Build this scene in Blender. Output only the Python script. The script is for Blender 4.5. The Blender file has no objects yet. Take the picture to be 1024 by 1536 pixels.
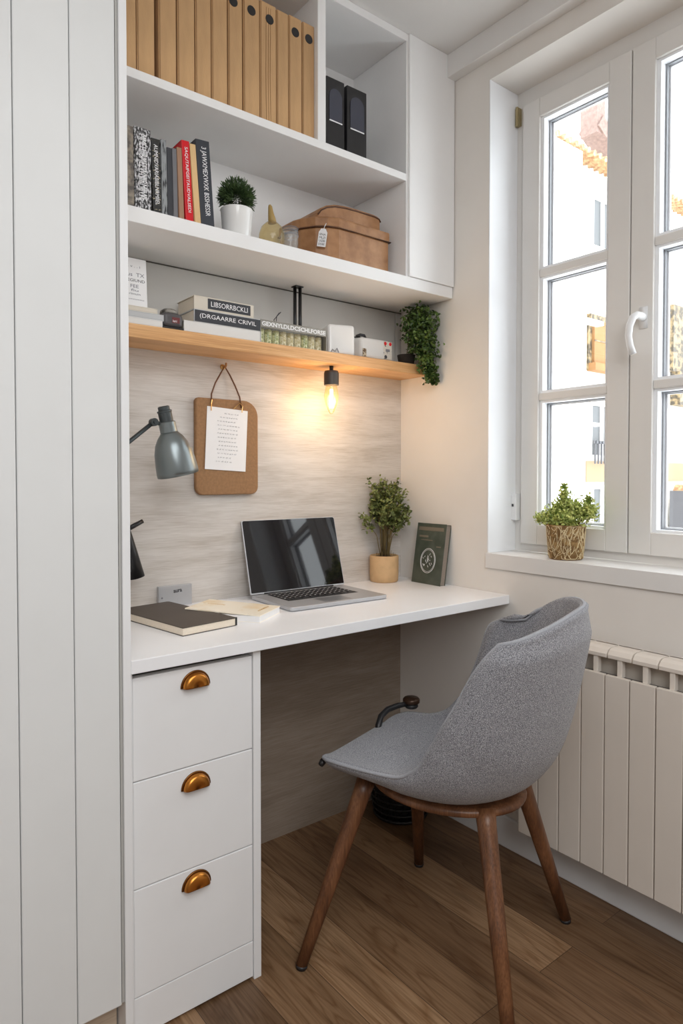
import bpy, bmesh, math, random
from math import sin, cos, pi, radians, sqrt
from mathutils import Vector, Matrix, Euler

S = bpy.context.scene
COL = S.collection
random.seed(7)

# ------------------------------------------------------------------ materials
def new_mat(name):
    m = bpy.data.materials.new(name)
    m.use_nodes = True
    nt = m.node_tree
    b = nt.nodes['Principled BSDF']
    return m, nt, b

def N(nt, t, **kw):
    n = nt.nodes.new(t)
    for k, v in kw.items():
        if k.startswith('i_'):
            n.inputs[k[2:].replace('_', ' ')].default_value = v
        else:
            setattr(n, k, v)
    return n

def plain(name, col, rough=.5, metal=0, spec=.5, bump=0, bscale=200, var=0, vscale=8, stretch=(1, 1, 1), coat=0):
    m, nt, b = new_mat(name)
    b.inputs['Roughness'].default_value = rough
    b.inputs['Metallic'].default_value = metal
    b.inputs['Specular IOR Level'].default_value = spec
    b.inputs['Coat Weight'].default_value = coat
    tc = N(nt, 'ShaderNodeTexCoord')
    mp = N(nt, 'ShaderNodeMapping')
    mp.inputs['Scale'].default_value = stretch
    nt.links.new(tc.outputs['Object'], mp.inputs['Vector'])
    n = N(nt, 'ShaderNodeTexNoise')
    n.inputs['Scale'].default_value = vscale
    n.inputs['Detail'].default_value = 4
    nt.links.new(mp.outputs[0], n.inputs['Vector'])
    r = N(nt, 'ShaderNodeValToRGB')
    v = var if var else .015
    r.color_ramp.elements[0].color = tuple(c * (1 - v) for c in col) + (1,)
    r.color_ramp.elements[1].color = tuple(min(1, c * (1 + v)) for c in col) + (1,)
    r.color_ramp.elements[0].position = .3
    r.color_ramp.elements[1].position = .7
    nt.links.new(n.outputs['Fac'], r.inputs[0])
    nt.links.new(r.outputs[0], b.inputs['Base Color'])
    if bump:
        n2 = N(nt, 'ShaderNodeTexNoise')
        n2.inputs['Scale'].default_value = bscale
        bp_ = N(nt, 'ShaderNodeBump')
        bp_.inputs['Strength'].default_value = bump
        bp_.inputs['Distance'].default_value = .002
        nt.links.new(mp.outputs[0], n2.inputs['Vector'])
        nt.links.new(n2.outputs['Fac'], bp_.inputs['Height'])
        nt.links.new(bp_.outputs[0], b.inputs['Normal'])
    return m

def srgb(r, g, b):
    f = lambda c: (c / 255 / 12.92) if c / 255 <= .04045 else ((c / 255 + .055) / 1.055) ** 2.4
    return (f(r), f(g), f(b))

def streaky(name, c0, c1, c2, stretch, scale=6, rough=.5, bump=.15, detail=8, fine=(2, 90, 90)):
    """wood-like: broad tone + fine streaks along one axis"""
    m, nt, b = new_mat(name)
    tc = N(nt, 'ShaderNodeTexCoord')
    mp = N(nt, 'ShaderNodeMapping'); mp.inputs['Scale'].default_value = stretch
    mp2 = N(nt, 'ShaderNodeMapping'); mp2.inputs['Scale'].default_value = fine
    nt.links.new(tc.outputs['Object'], mp.inputs['Vector'])
    nt.links.new(tc.outputs['Object'], mp2.inputs['Vector'])
    n = N(nt, 'ShaderNodeTexNoise'); n.inputs['Scale'].default_value = scale
    n.inputs['Detail'].default_value = detail; n.inputs['Distortion'].default_value = .6
    nt.links.new(mp.outputs[0], n.inputs['Vector'])
    n2 = N(nt, 'ShaderNodeTexNoise'); n2.inputs['Scale'].default_value = 4
    n2.inputs['Detail'].default_value = 6
    nt.links.new(mp2.outputs[0], n2.inputs['Vector'])
    mx = N(nt, 'ShaderNodeMath', operation='MULTIPLY_ADD'); mx.inputs[1].default_value = .45
    nt.links.new(n2.outputs['Fac'], mx.inputs[0]); 
    m2 = N(nt, 'ShaderNodeMath', operation='MULTIPLY'); m2.inputs[1].default_value = .55
    nt.links.new(n.outputs['Fac'], m2.inputs[0]); nt.links.new(m2.outputs[0], mx.inputs[2])
    r = N(nt, 'ShaderNodeValToRGB')
    e = r.color_ramp.elements
    e[0].position = .36; e[0].color = c0 + (1,)
    e[1].position = .64; e[1].color = c2 + (1,)
    k = e.new(.5); k.color = c1 + (1,)
    nt.links.new(mx.outputs[0], r.inputs[0]); nt.links.new(r.outputs[0], b.inputs['Base Color'])
    b.inputs['Roughness'].default_value = rough
    bu = N(nt, 'ShaderNodeBump'); bu.inputs['Strength'].default_value = bump; bu.inputs['Distance'].default_value = .002
    nt.links.new(mx.outputs[0], bu.inputs['Height']); nt.links.new(bu.outputs[0], b.inputs['Normal'])
    return m

def floor_mat():
    m, nt, b = new_mat('oak_planks')
    L = nt.links.new
    tc = N(nt, 'ShaderNodeTexCoord')
    mp = N(nt, 'ShaderNodeMapping')
    mp.inputs['Rotation'].default_value = (0, 0, radians(90))
    mp.inputs['Location'].default_value = (.02, .095, 0)
    L(tc.outputs['Object'], mp.inputs['Vector'])
    br = N(nt, 'ShaderNodeTexBrick')
    br.offset = .37; br.offset_frequency = 2
    br.inputs['Color1'].default_value = (0, 0, 0, 1); br.inputs['Color2'].default_value = (1, 1, 1, 1)
    br.inputs['Mortar'].default_value = (.5, .5, .5, 1)
    br.inputs['Scale'].default_value = 1
    br.inputs['Mortar Size'].default_value = .0008
    br.inputs['Mortar Smooth'].default_value = .3
    br.inputs['Brick Width'].default_value = 1.35; br.inputs['Row Height'].default_value = .128
    L(mp.outputs[0], br.inputs['Vector'])
    # per plank offset of the grain
    sc = N(nt, 'ShaderNodeVectorMath', operation='SCALE'); sc.inputs['Scale'].default_value = 13.7
    L(br.outputs['Color'], sc.inputs[0])
    ad = N(nt, 'ShaderNodeVectorMath', operation='ADD')
    L(mp.outputs[0], ad.inputs[0]); L(sc.outputs[0], ad.inputs[1])
    m1 = N(nt, 'ShaderNodeMapping'); m1.inputs['Scale'].default_value = (1.3, 11, 1)
    L(ad.outputs[0], m1.inputs['Vector'])
    w = N(nt, 'ShaderNodeTexNoise'); w.inputs['Scale'].default_value = 1.6; w.inputs['Detail'].default_value = 1.5; w.inputs['Distortion'].default_value = .5
    L(m1.outputs[0], w.inputs['Vector'])
    ml = N(nt, 'ShaderNodeMath', operation='MULTIPLY'); ml.inputs[1].default_value = 17
    L(w.outputs['Fac'], ml.inputs[0])
    fr = N(nt, 'ShaderNodeMath', operation='PINGPONG'); fr.inputs[1].default_value = 1
    L(ml.outputs[0], fr.inputs[0])
    pw = N(nt, 'ShaderNodeMath', operation='POWER'); pw.inputs[1].default_value = 2.2
    L(fr.outputs[0], pw.inputs[0])
    m2 = N(nt, 'ShaderNodeMapping'); m2.inputs['Scale'].default_value = (4, 130, 1)
    L(ad.outputs[0], m2.inputs['Vector'])
    fn = N(nt, 'ShaderNodeTexNoise'); fn.inputs['Scale'].default_value = 2; fn.inputs['Detail'].default_value = 6
    L(m2.outputs[0], fn.inputs['Vector'])
    m3 = N(nt, 'ShaderNodeMapping'); m3.inputs['Scale'].default_value = (1.6, 9, 1)
    L(ad.outputs[0], m3.inputs['Vector'])
    bn = N(nt, 'ShaderNodeTexNoise'); bn.inputs['Scale'].default_value = 2.2; bn.inputs['Detail'].default_value = 5
    L(m3.outputs[0], bn.inputs['Vector'])
    # ramp over plank random
    r = N(nt, 'ShaderNodeValToRGB')
    e = r.color_ramp.elements
    e[0].color = srgb(106, 82, 60) + (1,); e[1].color = srgb(164, 132, 100) + (1,)
    k = e.new(.35); k.color = srgb(132, 102, 75) + (1,)
    k = e.new(.65); k.color = srgb(118, 90, 65) + (1,)
    L(br.outputs['Color'], r.inputs[0])
    def mul(a, fac_out, dark, amt_lo, amt_hi):
        mr = N(nt, 'ShaderNodeMapRange'); mr.inputs['From Min'].default_value = amt_lo; mr.inputs['From Max'].default_value = amt_hi
        L(fac_out, mr.inputs['Value'])
        mx = N(nt, 'ShaderNodeMix', data_type='RGBA', blend_type='MULTIPLY')
        L(mr.outputs[0], mx.inputs['Factor']); L(a, mx.inputs['A']); mx.inputs['B'].default_value = dark + (1,)
        return mx.outputs['Result']
    c = mul(r.outputs[0], pw.outputs[0], (.72, .64, .56), .25, 1.0)
    c = mul(c, fn.outputs['Fac'], (.62, .56, .50), .42, .75)
    c = mul(c, bn.outputs['Fac'], (.42, .36, .30), .52, .82)
    # joints: brick Fac = 1 in mortar
    mx = N(nt, 'ShaderNodeMix', data_type='RGBA'); L(br.outputs['Fac'], mx.inputs['Factor']); L(c, mx.inputs['A'])
    mx.inputs['B'].default_value = srgb(60, 42, 28) + (1,)
    L(mx.outputs['Result'], b.inputs['Base Color'])
    b.inputs['Roughness'].default_value = .42
    b.inputs['Specular IOR Level'].default_value = .35
    bu = N(nt, 'ShaderNodeBump'); bu.inputs['Strength'].default_value = .25; bu.inputs['Distance'].default_value = .002
    iv = N(nt, 'ShaderNodeMath', operation='SUBTRACT'); L(fn.outputs['Fac'], iv.inputs[0]); L(br.outputs['Fac'], iv.inputs[1])
    L(iv.outputs[0], bu.inputs['Height']); L(bu.outputs[0], b.inputs['Normal'])
    return m

def fabric_mat():
    m, nt, b = new_mat('grey_melange_wool')
    L = nt.links.new
    tc = N(nt, 'ShaderNodeTexCoord')
    n = N(nt, 'ShaderNodeTexNoise'); n.inputs['Scale'].default_value = 620; n.inputs['Detail'].default_value = 3
    n.inputs['Roughness'].default_value = .8
    v = N(nt, 'ShaderNodeTexVoronoi'); v.inputs['Scale'].default_value = 420
    L(tc.outputs['Object'], n.inputs['Vector']); L(tc.outputs['Object'], v.inputs['Vector'])
    r = N(nt, 'ShaderNodeValToRGB')
    e = r.color_ramp.elements
    e[0].position = .38; e[0].color = srgb(84, 85, 90) + (1,)
    e[1].position = .64; e[1].color = srgb(200, 200, 204) + (1,)
    k = e.new(.5); k.color = srgb(142, 143, 149) + (1,)
    L(n.outputs['Fac'], r.inputs[0]); L(r.outputs[0], b.inputs['Base Color'])
    b.inputs['Roughness'].default_value = .95
    b.inputs['Specular IOR Level'].default_value = .15
    b.inputs['Sheen Weight'].default_value = .25
    bu = N(nt, 'ShaderNodeBump'); bu.inputs['Strength'].default_value = .6; bu.inputs['Distance'].default_value = .0015
    L(v.outputs['Distance'], bu.inputs['Height']); L(bu.outputs[0], b.inputs['Normal'])
    return m

def glass_mat(name, tint=(1, 1, 1), ior=1.45, body=0, rough=0):
    m = bpy.data.materials.new(name); m.use_nodes = True
    nt = m.node_tree; nt.nodes.clear()
    out = N(nt, 'ShaderNodeOutputMaterial')
    tr = N(nt, 'ShaderNodeBsdfTransparent'); tr.inputs[0].default_value = tint + (1,)
    gl = N(nt, 'ShaderNodeBsdfGlossy'); gl.inputs['Roughness'].default_value = rough
    lw = N(nt, 'ShaderNodeLayerWeight'); lw.inputs['Blend'].default_value = .5
    pw = N(nt, 'ShaderNodeMath', operation='POWER'); pw.inputs[1].default_value = 5
    nt.links.new(lw.outputs['Facing'], pw.inputs[0])
    f0 = ((ior - 1) / (ior + 1)) ** 2
    fr = N(nt, 'ShaderNodeMath', operation='MULTIPLY_ADD'); fr.inputs[1].default_value = 1 - f0; fr.inputs[2].default_value = f0
    nt.links.new(pw.outputs[0], fr.inputs[0])
    mx = N(nt, 'ShaderNodeMixShader')
    nt.links.new(fr.outputs[0], mx.inputs[0]); nt.links.new(tr.outputs[0], mx.inputs[1]); nt.links.new(gl.outputs[0], mx.inputs[2])
    last = mx.outputs[0]
    if body:
        df = N(nt, 'ShaderNodeBsdfDiffuse'); df.inputs[0].default_value = tint + (1,)
        m2 = N(nt, 'ShaderNodeMixShader'); m2.inputs[0].default_value = body
        nt.links.new(last, m2.inputs[1]); nt.links.new(df.outputs[0], m2.inputs[2]); last = m2.outputs[0]
    nt.links.new(last, out.inputs[0])
    return m

def emis(name, col, s):
    m, nt, b = new_mat(name)
    b.inputs['Base Color'].default_value = col + (1,)
    b.inputs['Emission Color'].default_value = col + (1,)
    b.inputs['Emission Strength'].default_value = s
    return m

def worn(name, base, spots, scale=120, lo=.5, hi=.6, stretch=(1, 1, 1), rough=.5):
    m, nt, b = new_mat(name)
    tc = N(nt, 'ShaderNodeTexCoord'); mp = N(nt, 'ShaderNodeMapping'); mp.inputs['Scale'].default_value = stretch
    nt.links.new(tc.outputs['Object'], mp.inputs[0])
    n = N(nt, 'ShaderNodeTexNoise'); n.inputs['Scale'].default_value = scale; n.inputs['Detail'].default_value = 4
    nt.links.new(mp.outputs[0], n.inputs['Vector'])
    r = N(nt, 'ShaderNodeValToRGB'); e = r.color_ramp.elements
    e[0].position = lo; e[0].color = base + (1,); e[1].position = hi; e[1].color = spots + (1,)
    nt.links.new(n.outputs['Fac'], r.inputs[0]); nt.links.new(r.outputs[0], b.inputs['Base Color'])
    b.inputs['Roughness'].default_value = rough
    return m

M = {}
M['wall'] = plain('matt_wall_paint', (.78, .75, .71), .85, bump=.05, bscale=60)
M['wallgrey'] = plain('warm_grey_wall', (.34, .32, .30), .85)
M['ceil'] = plain('ceiling_paint', (.76, .75, .735), .9)
M['white'] = plain('white_lacquer', (.83, .84, .85), .38, spec=.4)
M['cab'] = plain('white_cabinet_board', (.86, .86, .86), .45, spec=.4)
M['desk'] = plain('white_desk_laminate', (.89, .90, .92), .3, spec=.5)
M['ward'] = plain('wardrobe_paint', (.75, .765, .765), .5, spec=.35)
M['pvc'] = plain('white_window_plastic', (.74, .725, .70), .35)
M['sillpaint'] = plain('sill_paint', (.76, .75, .735), .5)
M['lit_white'] = plain('daylit_white', (.88, .90, .93), .3)  # paler and bluer than the frame: daylight on beads and reveals, in the colour
M['pvc_dark'] = plain('grey_window_gasket', (.28, .29, .31), .5)
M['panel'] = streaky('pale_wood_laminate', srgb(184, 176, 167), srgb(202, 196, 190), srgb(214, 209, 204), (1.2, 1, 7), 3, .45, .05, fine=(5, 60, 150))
M['panel_low'] = streaky('shaded_wood_laminate', srgb(136, 122, 108), srgb(152, 138, 124), srgb(166, 153, 140), (1.0, 1, 5), 2.5, .55, .05, fine=(4, 60, 120))  # browner wood, darkened further so the under-desk shade is in the colour
M['oak'] = streaky('oiled_oak', srgb(196, 144, 92), srgb(218, 168, 114), srgb(232, 188, 138), (1, 8, 14), 3, .45, .1, fine=(3, 80, 110))
M['floor'] = floor_mat()
M['fabric'] = fabric_mat()
M['piping'] = plain('grey_piping', srgb(160, 162, 168), .9, var=.15, vscale=500)
M['walnut'] = streaky('walnut_stain', srgb(82, 52, 34), srgb(108, 70, 45), srgb(132, 90, 60), (6, 6, 1.2), 6, .38, .05, fine=(90, 90, 4))
M['rad'] = plain('radiator_enamel', (.77, .71, .64), .35)
M['rad_dark'] = plain('radiator_shadow_gap', (.10, .09, .08), .7)
M['rad_in'] = plain('radiator_inner', (.62, .56, .49), .6)
M['brass'] = plain('antique_brass', srgb(196, 128, 56), .28, metal=.9, var=.2, vscale=30)
M['kraft'] = plain('kraft_card', srgb(196, 158, 114), .85, var=.12, vscale=5, stretch=(6, 1, 1.2), bump=.2, bscale=90)
M['black'] = plain('black_plastic', (.018, .018, .02), .4)
M['blackm'] = plain('black_metal', (.02, .02, .022), .35, metal=.3)
M['bluegrey'] = plain('blue_grey_inset', srgb(66, 68, 80), .35)
M['paper'] = plain('white_paper', (.86, .86, .87), .8)
M['ink'] = plain('dark_ink', (.05, .05, .06), .7)
M['inkgrey'] = plain('grey_ink', (.22, .22, .25), .7)
M['lettering'] = plain('pale_lettering', (.75, .75, .76), .6)
M['gold'] = plain('gold_print', srgb(214, 178, 110), .5)
M['pages'] = plain('book_pages', srgb(226, 214, 196), .85, var=.08, vscale=300, stretch=(1, 1, 6))
M['leather'] = streaky('tan_leather', srgb(142, 98, 62), srgb(168, 122, 82), srgb(186, 140, 98), (1, 1, 1), 5, .42, .05, fine=(8, 8, 8))
M['leather_dk'] = plain('dark_leather_trim', srgb(88, 54, 32), .45, var=.2, vscale=20)
M['cork'] = plain('cork_board', srgb(150, 113, 78), .8, var=.12, vscale=130, bump=.3, bscale=200)
M['cord'] = plain('brown_leather_cord', srgb(104, 66, 42), .6)
M['wire'] = plain('brass_wire', srgb(206, 168, 112), .3, metal=.9)
M['lampgrey'] = plain('satin_grey_metal', srgb(128, 136, 138), .32, metal=.75)
M['lampdark'] = plain('dark_grey_fitting', srgb(72, 78, 80), .4, metal=.5)
M['alu'] = plain('brushed_aluminium', srgb(188, 190, 194), .36, metal=.45)
M['screen'] = plain('glossy_black_screen', (.006, .006, .008), .04, spec=.55)
M['keys'] = plain('black_keys', (.02, .02, .022), .45)
M['nbcover'] = plain('charcoal_brown_cover', srgb(82, 74, 66), .6, var=.08)
M['creamcover'] = worn('cream_and_gold_cover', srgb(252, 244, 226), srgb(236, 208, 156), 12, .52, .78, rough=.35)
M['ceram'] = plain('white_ceramic', (.85, .85, .84), .15, coat=.3)
M['terra'] = plain('sand_ceramic', srgb(206, 170, 126), .7, var=.08, vscale=40, bump=.15)
M['soil'] = plain('dark_soil', (.03, .022, .016), .95, bump=.8, bscale=120)
M['leafdk'] = worn('deep_green_leaf', srgb(40, 64, 24), srgb(104, 132, 62), 40, .42, .68, rough=.45)
M['leafgrass'] = worn('grass_green_leaf', srgb(44, 66, 38), srgb(92, 116, 68), 60, .4, .65)
M['leafolive'] = worn('olive_leaf', srgb(76, 88, 42), srgb(140, 148, 84), 40, .38, .66)
M['leafbright'] = worn('fresh_green_leaf', srgb(112, 138, 52), srgb(222, 228, 140), 60, .34, .62)
M['stem'] = plain('brown_stem', srgb(108, 92, 56), .8)
M['weave'] = worn('woven_fibre', srgb(118, 88, 50), srgb(166, 134, 86), 70, .42, .62, rough=.8)
M['straw'] = plain('pale_straw', srgb(222, 204, 164), .8)
M['amber'] = glass_mat('amber_glass', srgb(242, 230, 196), 1.5, body=.12, rough=.03)
M['clear'] = glass_mat('clear_glass', (.93, .94, .94), 1.45, body=.10, rough=.02)
M['bulbglass'] = glass_mat('bulb_glass', (1, .86, .66), 1.6, body=.04, rough=.02)
M['pane'] = glass_mat('window_glass', (.97, .98, .98), 1.45)
M['filament'] = emis('glowing_filament', (1, .78, .50), 14)
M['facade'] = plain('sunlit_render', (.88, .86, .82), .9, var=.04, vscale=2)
M['facade_pane'] = plain('grey_house_glass', (.09, .095, .10), .4)
M['shutter'] = plain('orange_blind', (.30, .155, .06), .8, var=.1)
M['tiles'] = worn('roof_tiles', srgb(150, 112, 78), srgb(190, 160, 120), 30, .4, .6)
M['brick'] = plain('pink_brick', srgb(138, 116, 108), .9, var=.2, vscale=30)
M['roofgrey'] = plain('slate_roof', (.10, .10, .11), .8)
M['stone'] = worn('old_stone', srgb(70, 62, 50), srgb(150, 130, 96), 18, .42, .6)

# ------------------------------------------------------------------ mesh building
class MB:
    def __init__(s): s.bm = bmesh.new()
    def _add(s, verts, faces):
        vs = [s.bm.verts.new(v) for v in verts]
        for f in faces:
            try: s.bm.faces.new([vs[i] for i in f])
            except ValueError: pass
        return vs
    def box(s, x0, x1, y0, y1, z0, z1, mat=None):
        v = [(x, y, z) for z in (z0, z1) for y in (y0, y1) for x in (x0, x1)]
        if mat is not None: v = [mat @ Vector(p) for p in v]
        s._add(v, [(0, 2, 3, 1), (4, 5, 7, 6), (0, 1, 5, 4), (2, 6, 7, 3), (0, 4, 6, 2), (1, 3, 7, 5)])
        return s
    def prism(s, poly, z0, z1, mat=None):
        n = len(poly)
        v = [(x, y, z0) for x, y in poly] + [(x, y, z1) for x, y in poly]
        if mat is not None: v = [mat @ Vector(p) for p in v]
        s._add(v, [tuple(reversed(range(n))), tuple(range(n, 2 * n))] + [(i, (i + 1) % n, n + (i + 1) % n, n + i) for i in range(n)])
        return s
    def lathe(s, prof, seg=32, mat=None, cap=False):
        v = []; f = []
        for r, z in prof:
            for i in range(seg):
                a = 2 * pi * i / seg
                v.append((r * cos(a), r * sin(a), z))
        for j in range(len(prof) - 1):
            for i in range(seg):
                a = j * seg + i; b = j * seg + (i + 1) % seg
                f.append((a, b, b + seg, a + seg))
        f.append(tuple(reversed(range(seg))) if cap or prof[0][0] < 1e-3 or True else ())
        if cap: f.append(tuple(range((len(prof) - 1) * seg, len(prof) * seg)))
        if mat is not None: v = [mat @ Vector(p) for p in v]
        s._add(v, f); return s
    def tube(s, pts, r, seg=10, closed=False, cap=True):
        pts = [Vector(p) for p in pts]; n = len(pts)
        rr = r if isinstance(r, (list, tuple)) else [r] * n
        tang = []
        for i in range(n):
            a = pts[(i - 1) % n] if (closed or i > 0) else pts[i]
            b = pts[(i + 1) % n] if (closed or i < n - 1) else pts[i]
            t = (b - a); tang.append(t.normalized() if t.length > 1e-9 else Vector((0, 0, 1)))
        up = Vector((0, 0, 1)) if abs(tang[0].z) < .9 else Vector((1, 0, 0))
        nrm = tang[0].cross(up).normalized(); v = []
        for i in range(n):
            nrm = (nrm - tang[i] * nrm.dot(tang[i])).normalized()
            bi = tang[i].cross(nrm)
            for k in range(seg):
                a = 2 * pi * k / seg
                v.append(pts[i] + (nrm * cos(a) + bi * sin(a)) * rr[i])
        f = []
        for i in range(n if closed else n - 1):
            for k in range(seg):
                a = i * seg + k; b = i * seg + (k + 1) % seg
                c = ((i + 1) % n) * seg + (k + 1) % seg; d = ((i + 1) % n) * seg + k
                f.append((a, b, c, d))
        if cap and not closed:
            f.append(tuple(reversed(range(seg)))); f.append(tuple(range((n - 1) * seg, n * seg)))
        s._add(v, f); return s
    def grid(s, rows, flip=False):
        n = len(rows[0]); v = [p for r in rows for p in r]; f = []
        for j in range(len(rows) - 1):
            for i in range(n - 1):
                q = (j * n + i, j * n + i + 1, (j + 1) * n + i + 1, (j + 1) * n + i)
                f.append(tuple(reversed(q)) if flip else q)
        s._add(v, f); return s
    def leaf(s, p, d, up, L, W, fold=.15):
        d = Vector(d).normalized(); up = Vector(up)
        side = d.cross(up)
        if side.length < 1e-4: side = d.cross(Vector((1, 0, .1)))
        side.normalize(); nn = side.cross(d)
        p = Vector(p)
        v = [p, p + d * L * .35 + side * W * .5 + nn * W * fold, p + d * L * .75 + side * W * .35 + nn * W * fold, p + d * L, p + d * L * .75 - side * W * .35 + nn * W * fold, p + d * L * .35 - side * W * .5 + nn * W * fold, p + d * L * .5]
        s._add(v, [(0, 1, 6), (1, 2, 6), (2, 3, 6), (3, 4, 6), (4, 5, 6), (5, 0, 6)])
        return s

def tag(o, label=None, cat=None, group=None, kind=None):
    if label: o['label'] = label
    if cat: o['category'] = cat
    if group: o['group'] = group
    if kind: o['kind'] = kind
    return o

def wloc(o):
    l = Vector((0, 0, 0))
    while o is not None:
        l += o.location; o = o.parent
    return l

def obj(name, mb, mat, parent=None, world=False, smooth=False, bevel=0, loc=None, rot=None, bseg=2, merge=True):
    """link one mesh object; world=True: the mesh was written in room coordinates"""
    bm = mb.bm
    if merge: bmesh.ops.remove_doubles(bm, verts=bm.verts, dist=1e-6)
    bmesh.ops.recalc_face_normals(bm, faces=bm.faces)
    off = Vector((0, 0, 0))
    if world:
        if parent is not None: off = wloc(parent)
        elif loc is None:
            xs = [v.co for v in bm.verts]
            off = Vector(((min(c.x for c in xs) + max(c.x for c in xs)) / 2, (min(c.y for c in xs) + max(c.y for c in xs)) / 2, min(c.z for c in xs)))
            loc = off
        if off.length > 0: bmesh.ops.translate(bm, vec=-off, verts=bm.verts)
    me = bpy.data.meshes.new(name); bm.to_mesh(me); bm.free()
    o = bpy.data.objects.new(name, me); COL.objects.link(o)
    me.materials.append(M[mat] if isinstance(mat, str) else mat)
    if parent is not None: o.parent = parent
    if loc is not None and parent is None or (loc is not None and not world): o.location = loc
    if rot is not None: o.rotation_euler = rot
    if smooth:
        for p in me.polygons: p.use_smooth = True
    if bevel:
        b = o.modifiers.new('bevel', 'BEVEL'); b.width = bevel; b.segments = bseg; b.limit_method = 'ANGLE'; b.angle_limit = radians(40)
    return o

def autosmooth(o, ang=35):
    me = o.data
    for p in me.polygons: p.use_smooth = True
    bm = bmesh.new(); bm.from_mesh(me)
    for e in bm.edges:
        if len(e.link_faces) == 2 and e.calc_face_angle(0) > radians(ang): e.smooth = False
    bm.to_mesh(me); bm.free()
    return o

def empty(name, loc, rz=0, rot=None):
    o = bpy.data.objects.new(name, None); COL.objects.link(o)
    o.empty_display_size = .03
    o.location = loc; o.rotation_euler = rot if rot else (0, 0, rz)
    return o

def copy_tree(o, parent=None):
    c = o.copy(); COL.objects.link(c); c.parent = parent
    for ch in list(o.children): copy_tree(ch, c)
    return c

def text_obj(name, txt, width, height, mat, parent, mtx, depth=.0004, bold=False):
    cu = bpy.data.curves.new(name, 'FONT'); cu.body = txt; cu.extrude = .02; cu.align_x = 'CENTER'; cu.align_y = 'CENTER'
    cu.resolution_u = 2
    if bold: cu.offset = .02
    t = bpy.data.objects.new(name, cu)
    me = bpy.data.meshes.new_from_object(t)
    bpy.data.objects.remove(t); bpy.data.curves.remove(cu)
    xs = [v.co.x for v in me.vertices]; ys = [v.co.y for v in me.vertices]
    if xs:
        w = max(xs) - min(xs); h = max(ys) - min(ys); cx = (max(xs) + min(xs)) / 2; cy = (max(ys) + min(ys)) / 2
        for v in me.vertices:
            p = Vector(((v.co.x - cx) * width / w, (v.co.y - cy) * height / h, v.co.z / .02 * depth))
            v.co = mtx @ p
    me.name = name; me.materials.clear(); me.materials.append(M[mat])
    o = bpy.data.objects.new(name, me); COL.objects.link(o); o.parent = parent
    return o

def struct(o): o['kind'] = 'structure'; return o

def T(x, y, z): return Matrix.Translation((x, y, z))
def RX(a): return Matrix.Rotation(radians(a), 4, 'X')
def RY(a): return Matrix.Rotation(radians(a), 4, 'Y')
def RZ(a): return Matrix.Rotation(radians(a), 4, 'Z')

# ------------------------------------------------------------------ the room
DZ_ = .745
X0, Y0, H = -2.75, -3.3, 2.394         # left wall, rear wall, ceiling height
WX = .1317                              # window plane
WY0, WY1, WZ0, WZ1 = -.390, -1.150, .861, 2.268
struct(obj('floor', MB().box(X0, 0.0, Y0, 0.0, -.06, 0), 'floor'))
struct(obj('ceiling', MB().box(X0, .0, Y0, 0.0, H, H + .08), 'ceil'))
struct(obj('wall_back', MB().box(X0 - .1, .30, .0, .12, -.06, H + .08), 'wall', world=True))
struct(obj('wall_left', MB().box(X0 - .12, X0, Y0, .0, -.06, H + .08), 'wallgrey', world=True))
struct(obj('wall_rear', MB().box(X0 - .12, .30, Y0 - .12, Y0, -.06, H + .08), 'wallgrey', world=True))
w = MB()
w.box(0, .24, Y0, 0, -.06, WZ0 - .045); w.box(0, .24, Y0, 0, WZ1, H + .08)
w.box(0, .24, WY0, 0, WZ0 - .045, WZ1); w.box(0, .24, Y0, WY1, WZ0 - .045, WZ1)
struct(obj('wall_right', w, 'wall', world=True, merge=False))
struct(obj('baseboard_right', MB().box(-.012, .0, -3.29, -.015, 0, .09), 'white', world=True, bevel=.003))
# beam under the ceiling above the window
struct(obj('trim_1', MB().box(-.036, 0, Y0 + .01, -.2525, H - .070, H), 'ceil', world=True, bevel=.002))
# wood-look lining behind the desk and painted filler above the shelf
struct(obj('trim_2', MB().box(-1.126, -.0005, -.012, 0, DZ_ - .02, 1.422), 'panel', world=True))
struct(obj('trim_5', MB().box(-1.126, -.0005, -.012, 0, 0.0, DZ_ - .021), 'panel_low', world=True))  # lower piece split off to carry the painted under-desk shade
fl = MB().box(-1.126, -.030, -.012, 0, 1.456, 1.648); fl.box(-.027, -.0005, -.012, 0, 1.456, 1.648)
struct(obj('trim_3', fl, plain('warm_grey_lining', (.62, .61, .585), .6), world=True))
struct(obj('trim_4', MB().box(-1.126, -.001, -.0135, -.002, 1.6475, 1.6505), 'rad_dark', world=True))

# window
win = empty('window_1', (WX, (WY0 + WY1) / 2, WZ0)); struct(win)
fr = MB()
fr.box(WX, WX + .07, WY0 - .030, WY0, WZ0, WZ1); fr.box(WX, WX + .07, WY1, WY1 + .030, WZ0, WZ1)
fr.box(WX, WX + .07, WY1 + .030, WY0 - .030, WZ1 - .048, WZ1); fr.box(WX, WX + .07, WY1 + .030, WY0 - .030, WZ0, WZ0 + .024)
struct(obj('window_frame', fr, 'pvc', win, world=True, merge=False))
sl = MB().prism([(WX, WY1 + .0005), (WX, WY0 - .0005), (-.0005, WY0 - .0005), (-.0005, WY0 + .0015), (-.006, WY0 + .0015), (-.006, WY1 - .03), (-.0005, WY1 - .03), (-.0005, WY1 + .0005)], WZ0 - .0445, WZ0)
struct(obj('window_sill', sl, 'sillpaint', win, world=True, bevel=.003))
rv = MB(); rv.box(.0005, WX - .0005, WY0 - .0035, WY0 - .0003, WZ0 + .0002, WZ1 - .0005); rv.box(.0005, WX - .0005, WY1 + .0003, WY1 + .0035, WZ0 + .0002, WZ1 - .0005)
struct(obj('lit_reveal_skin', rv, 'lit_white', win, world=True, merge=False))  # added pale skins paint the window light onto the reveal sides
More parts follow.
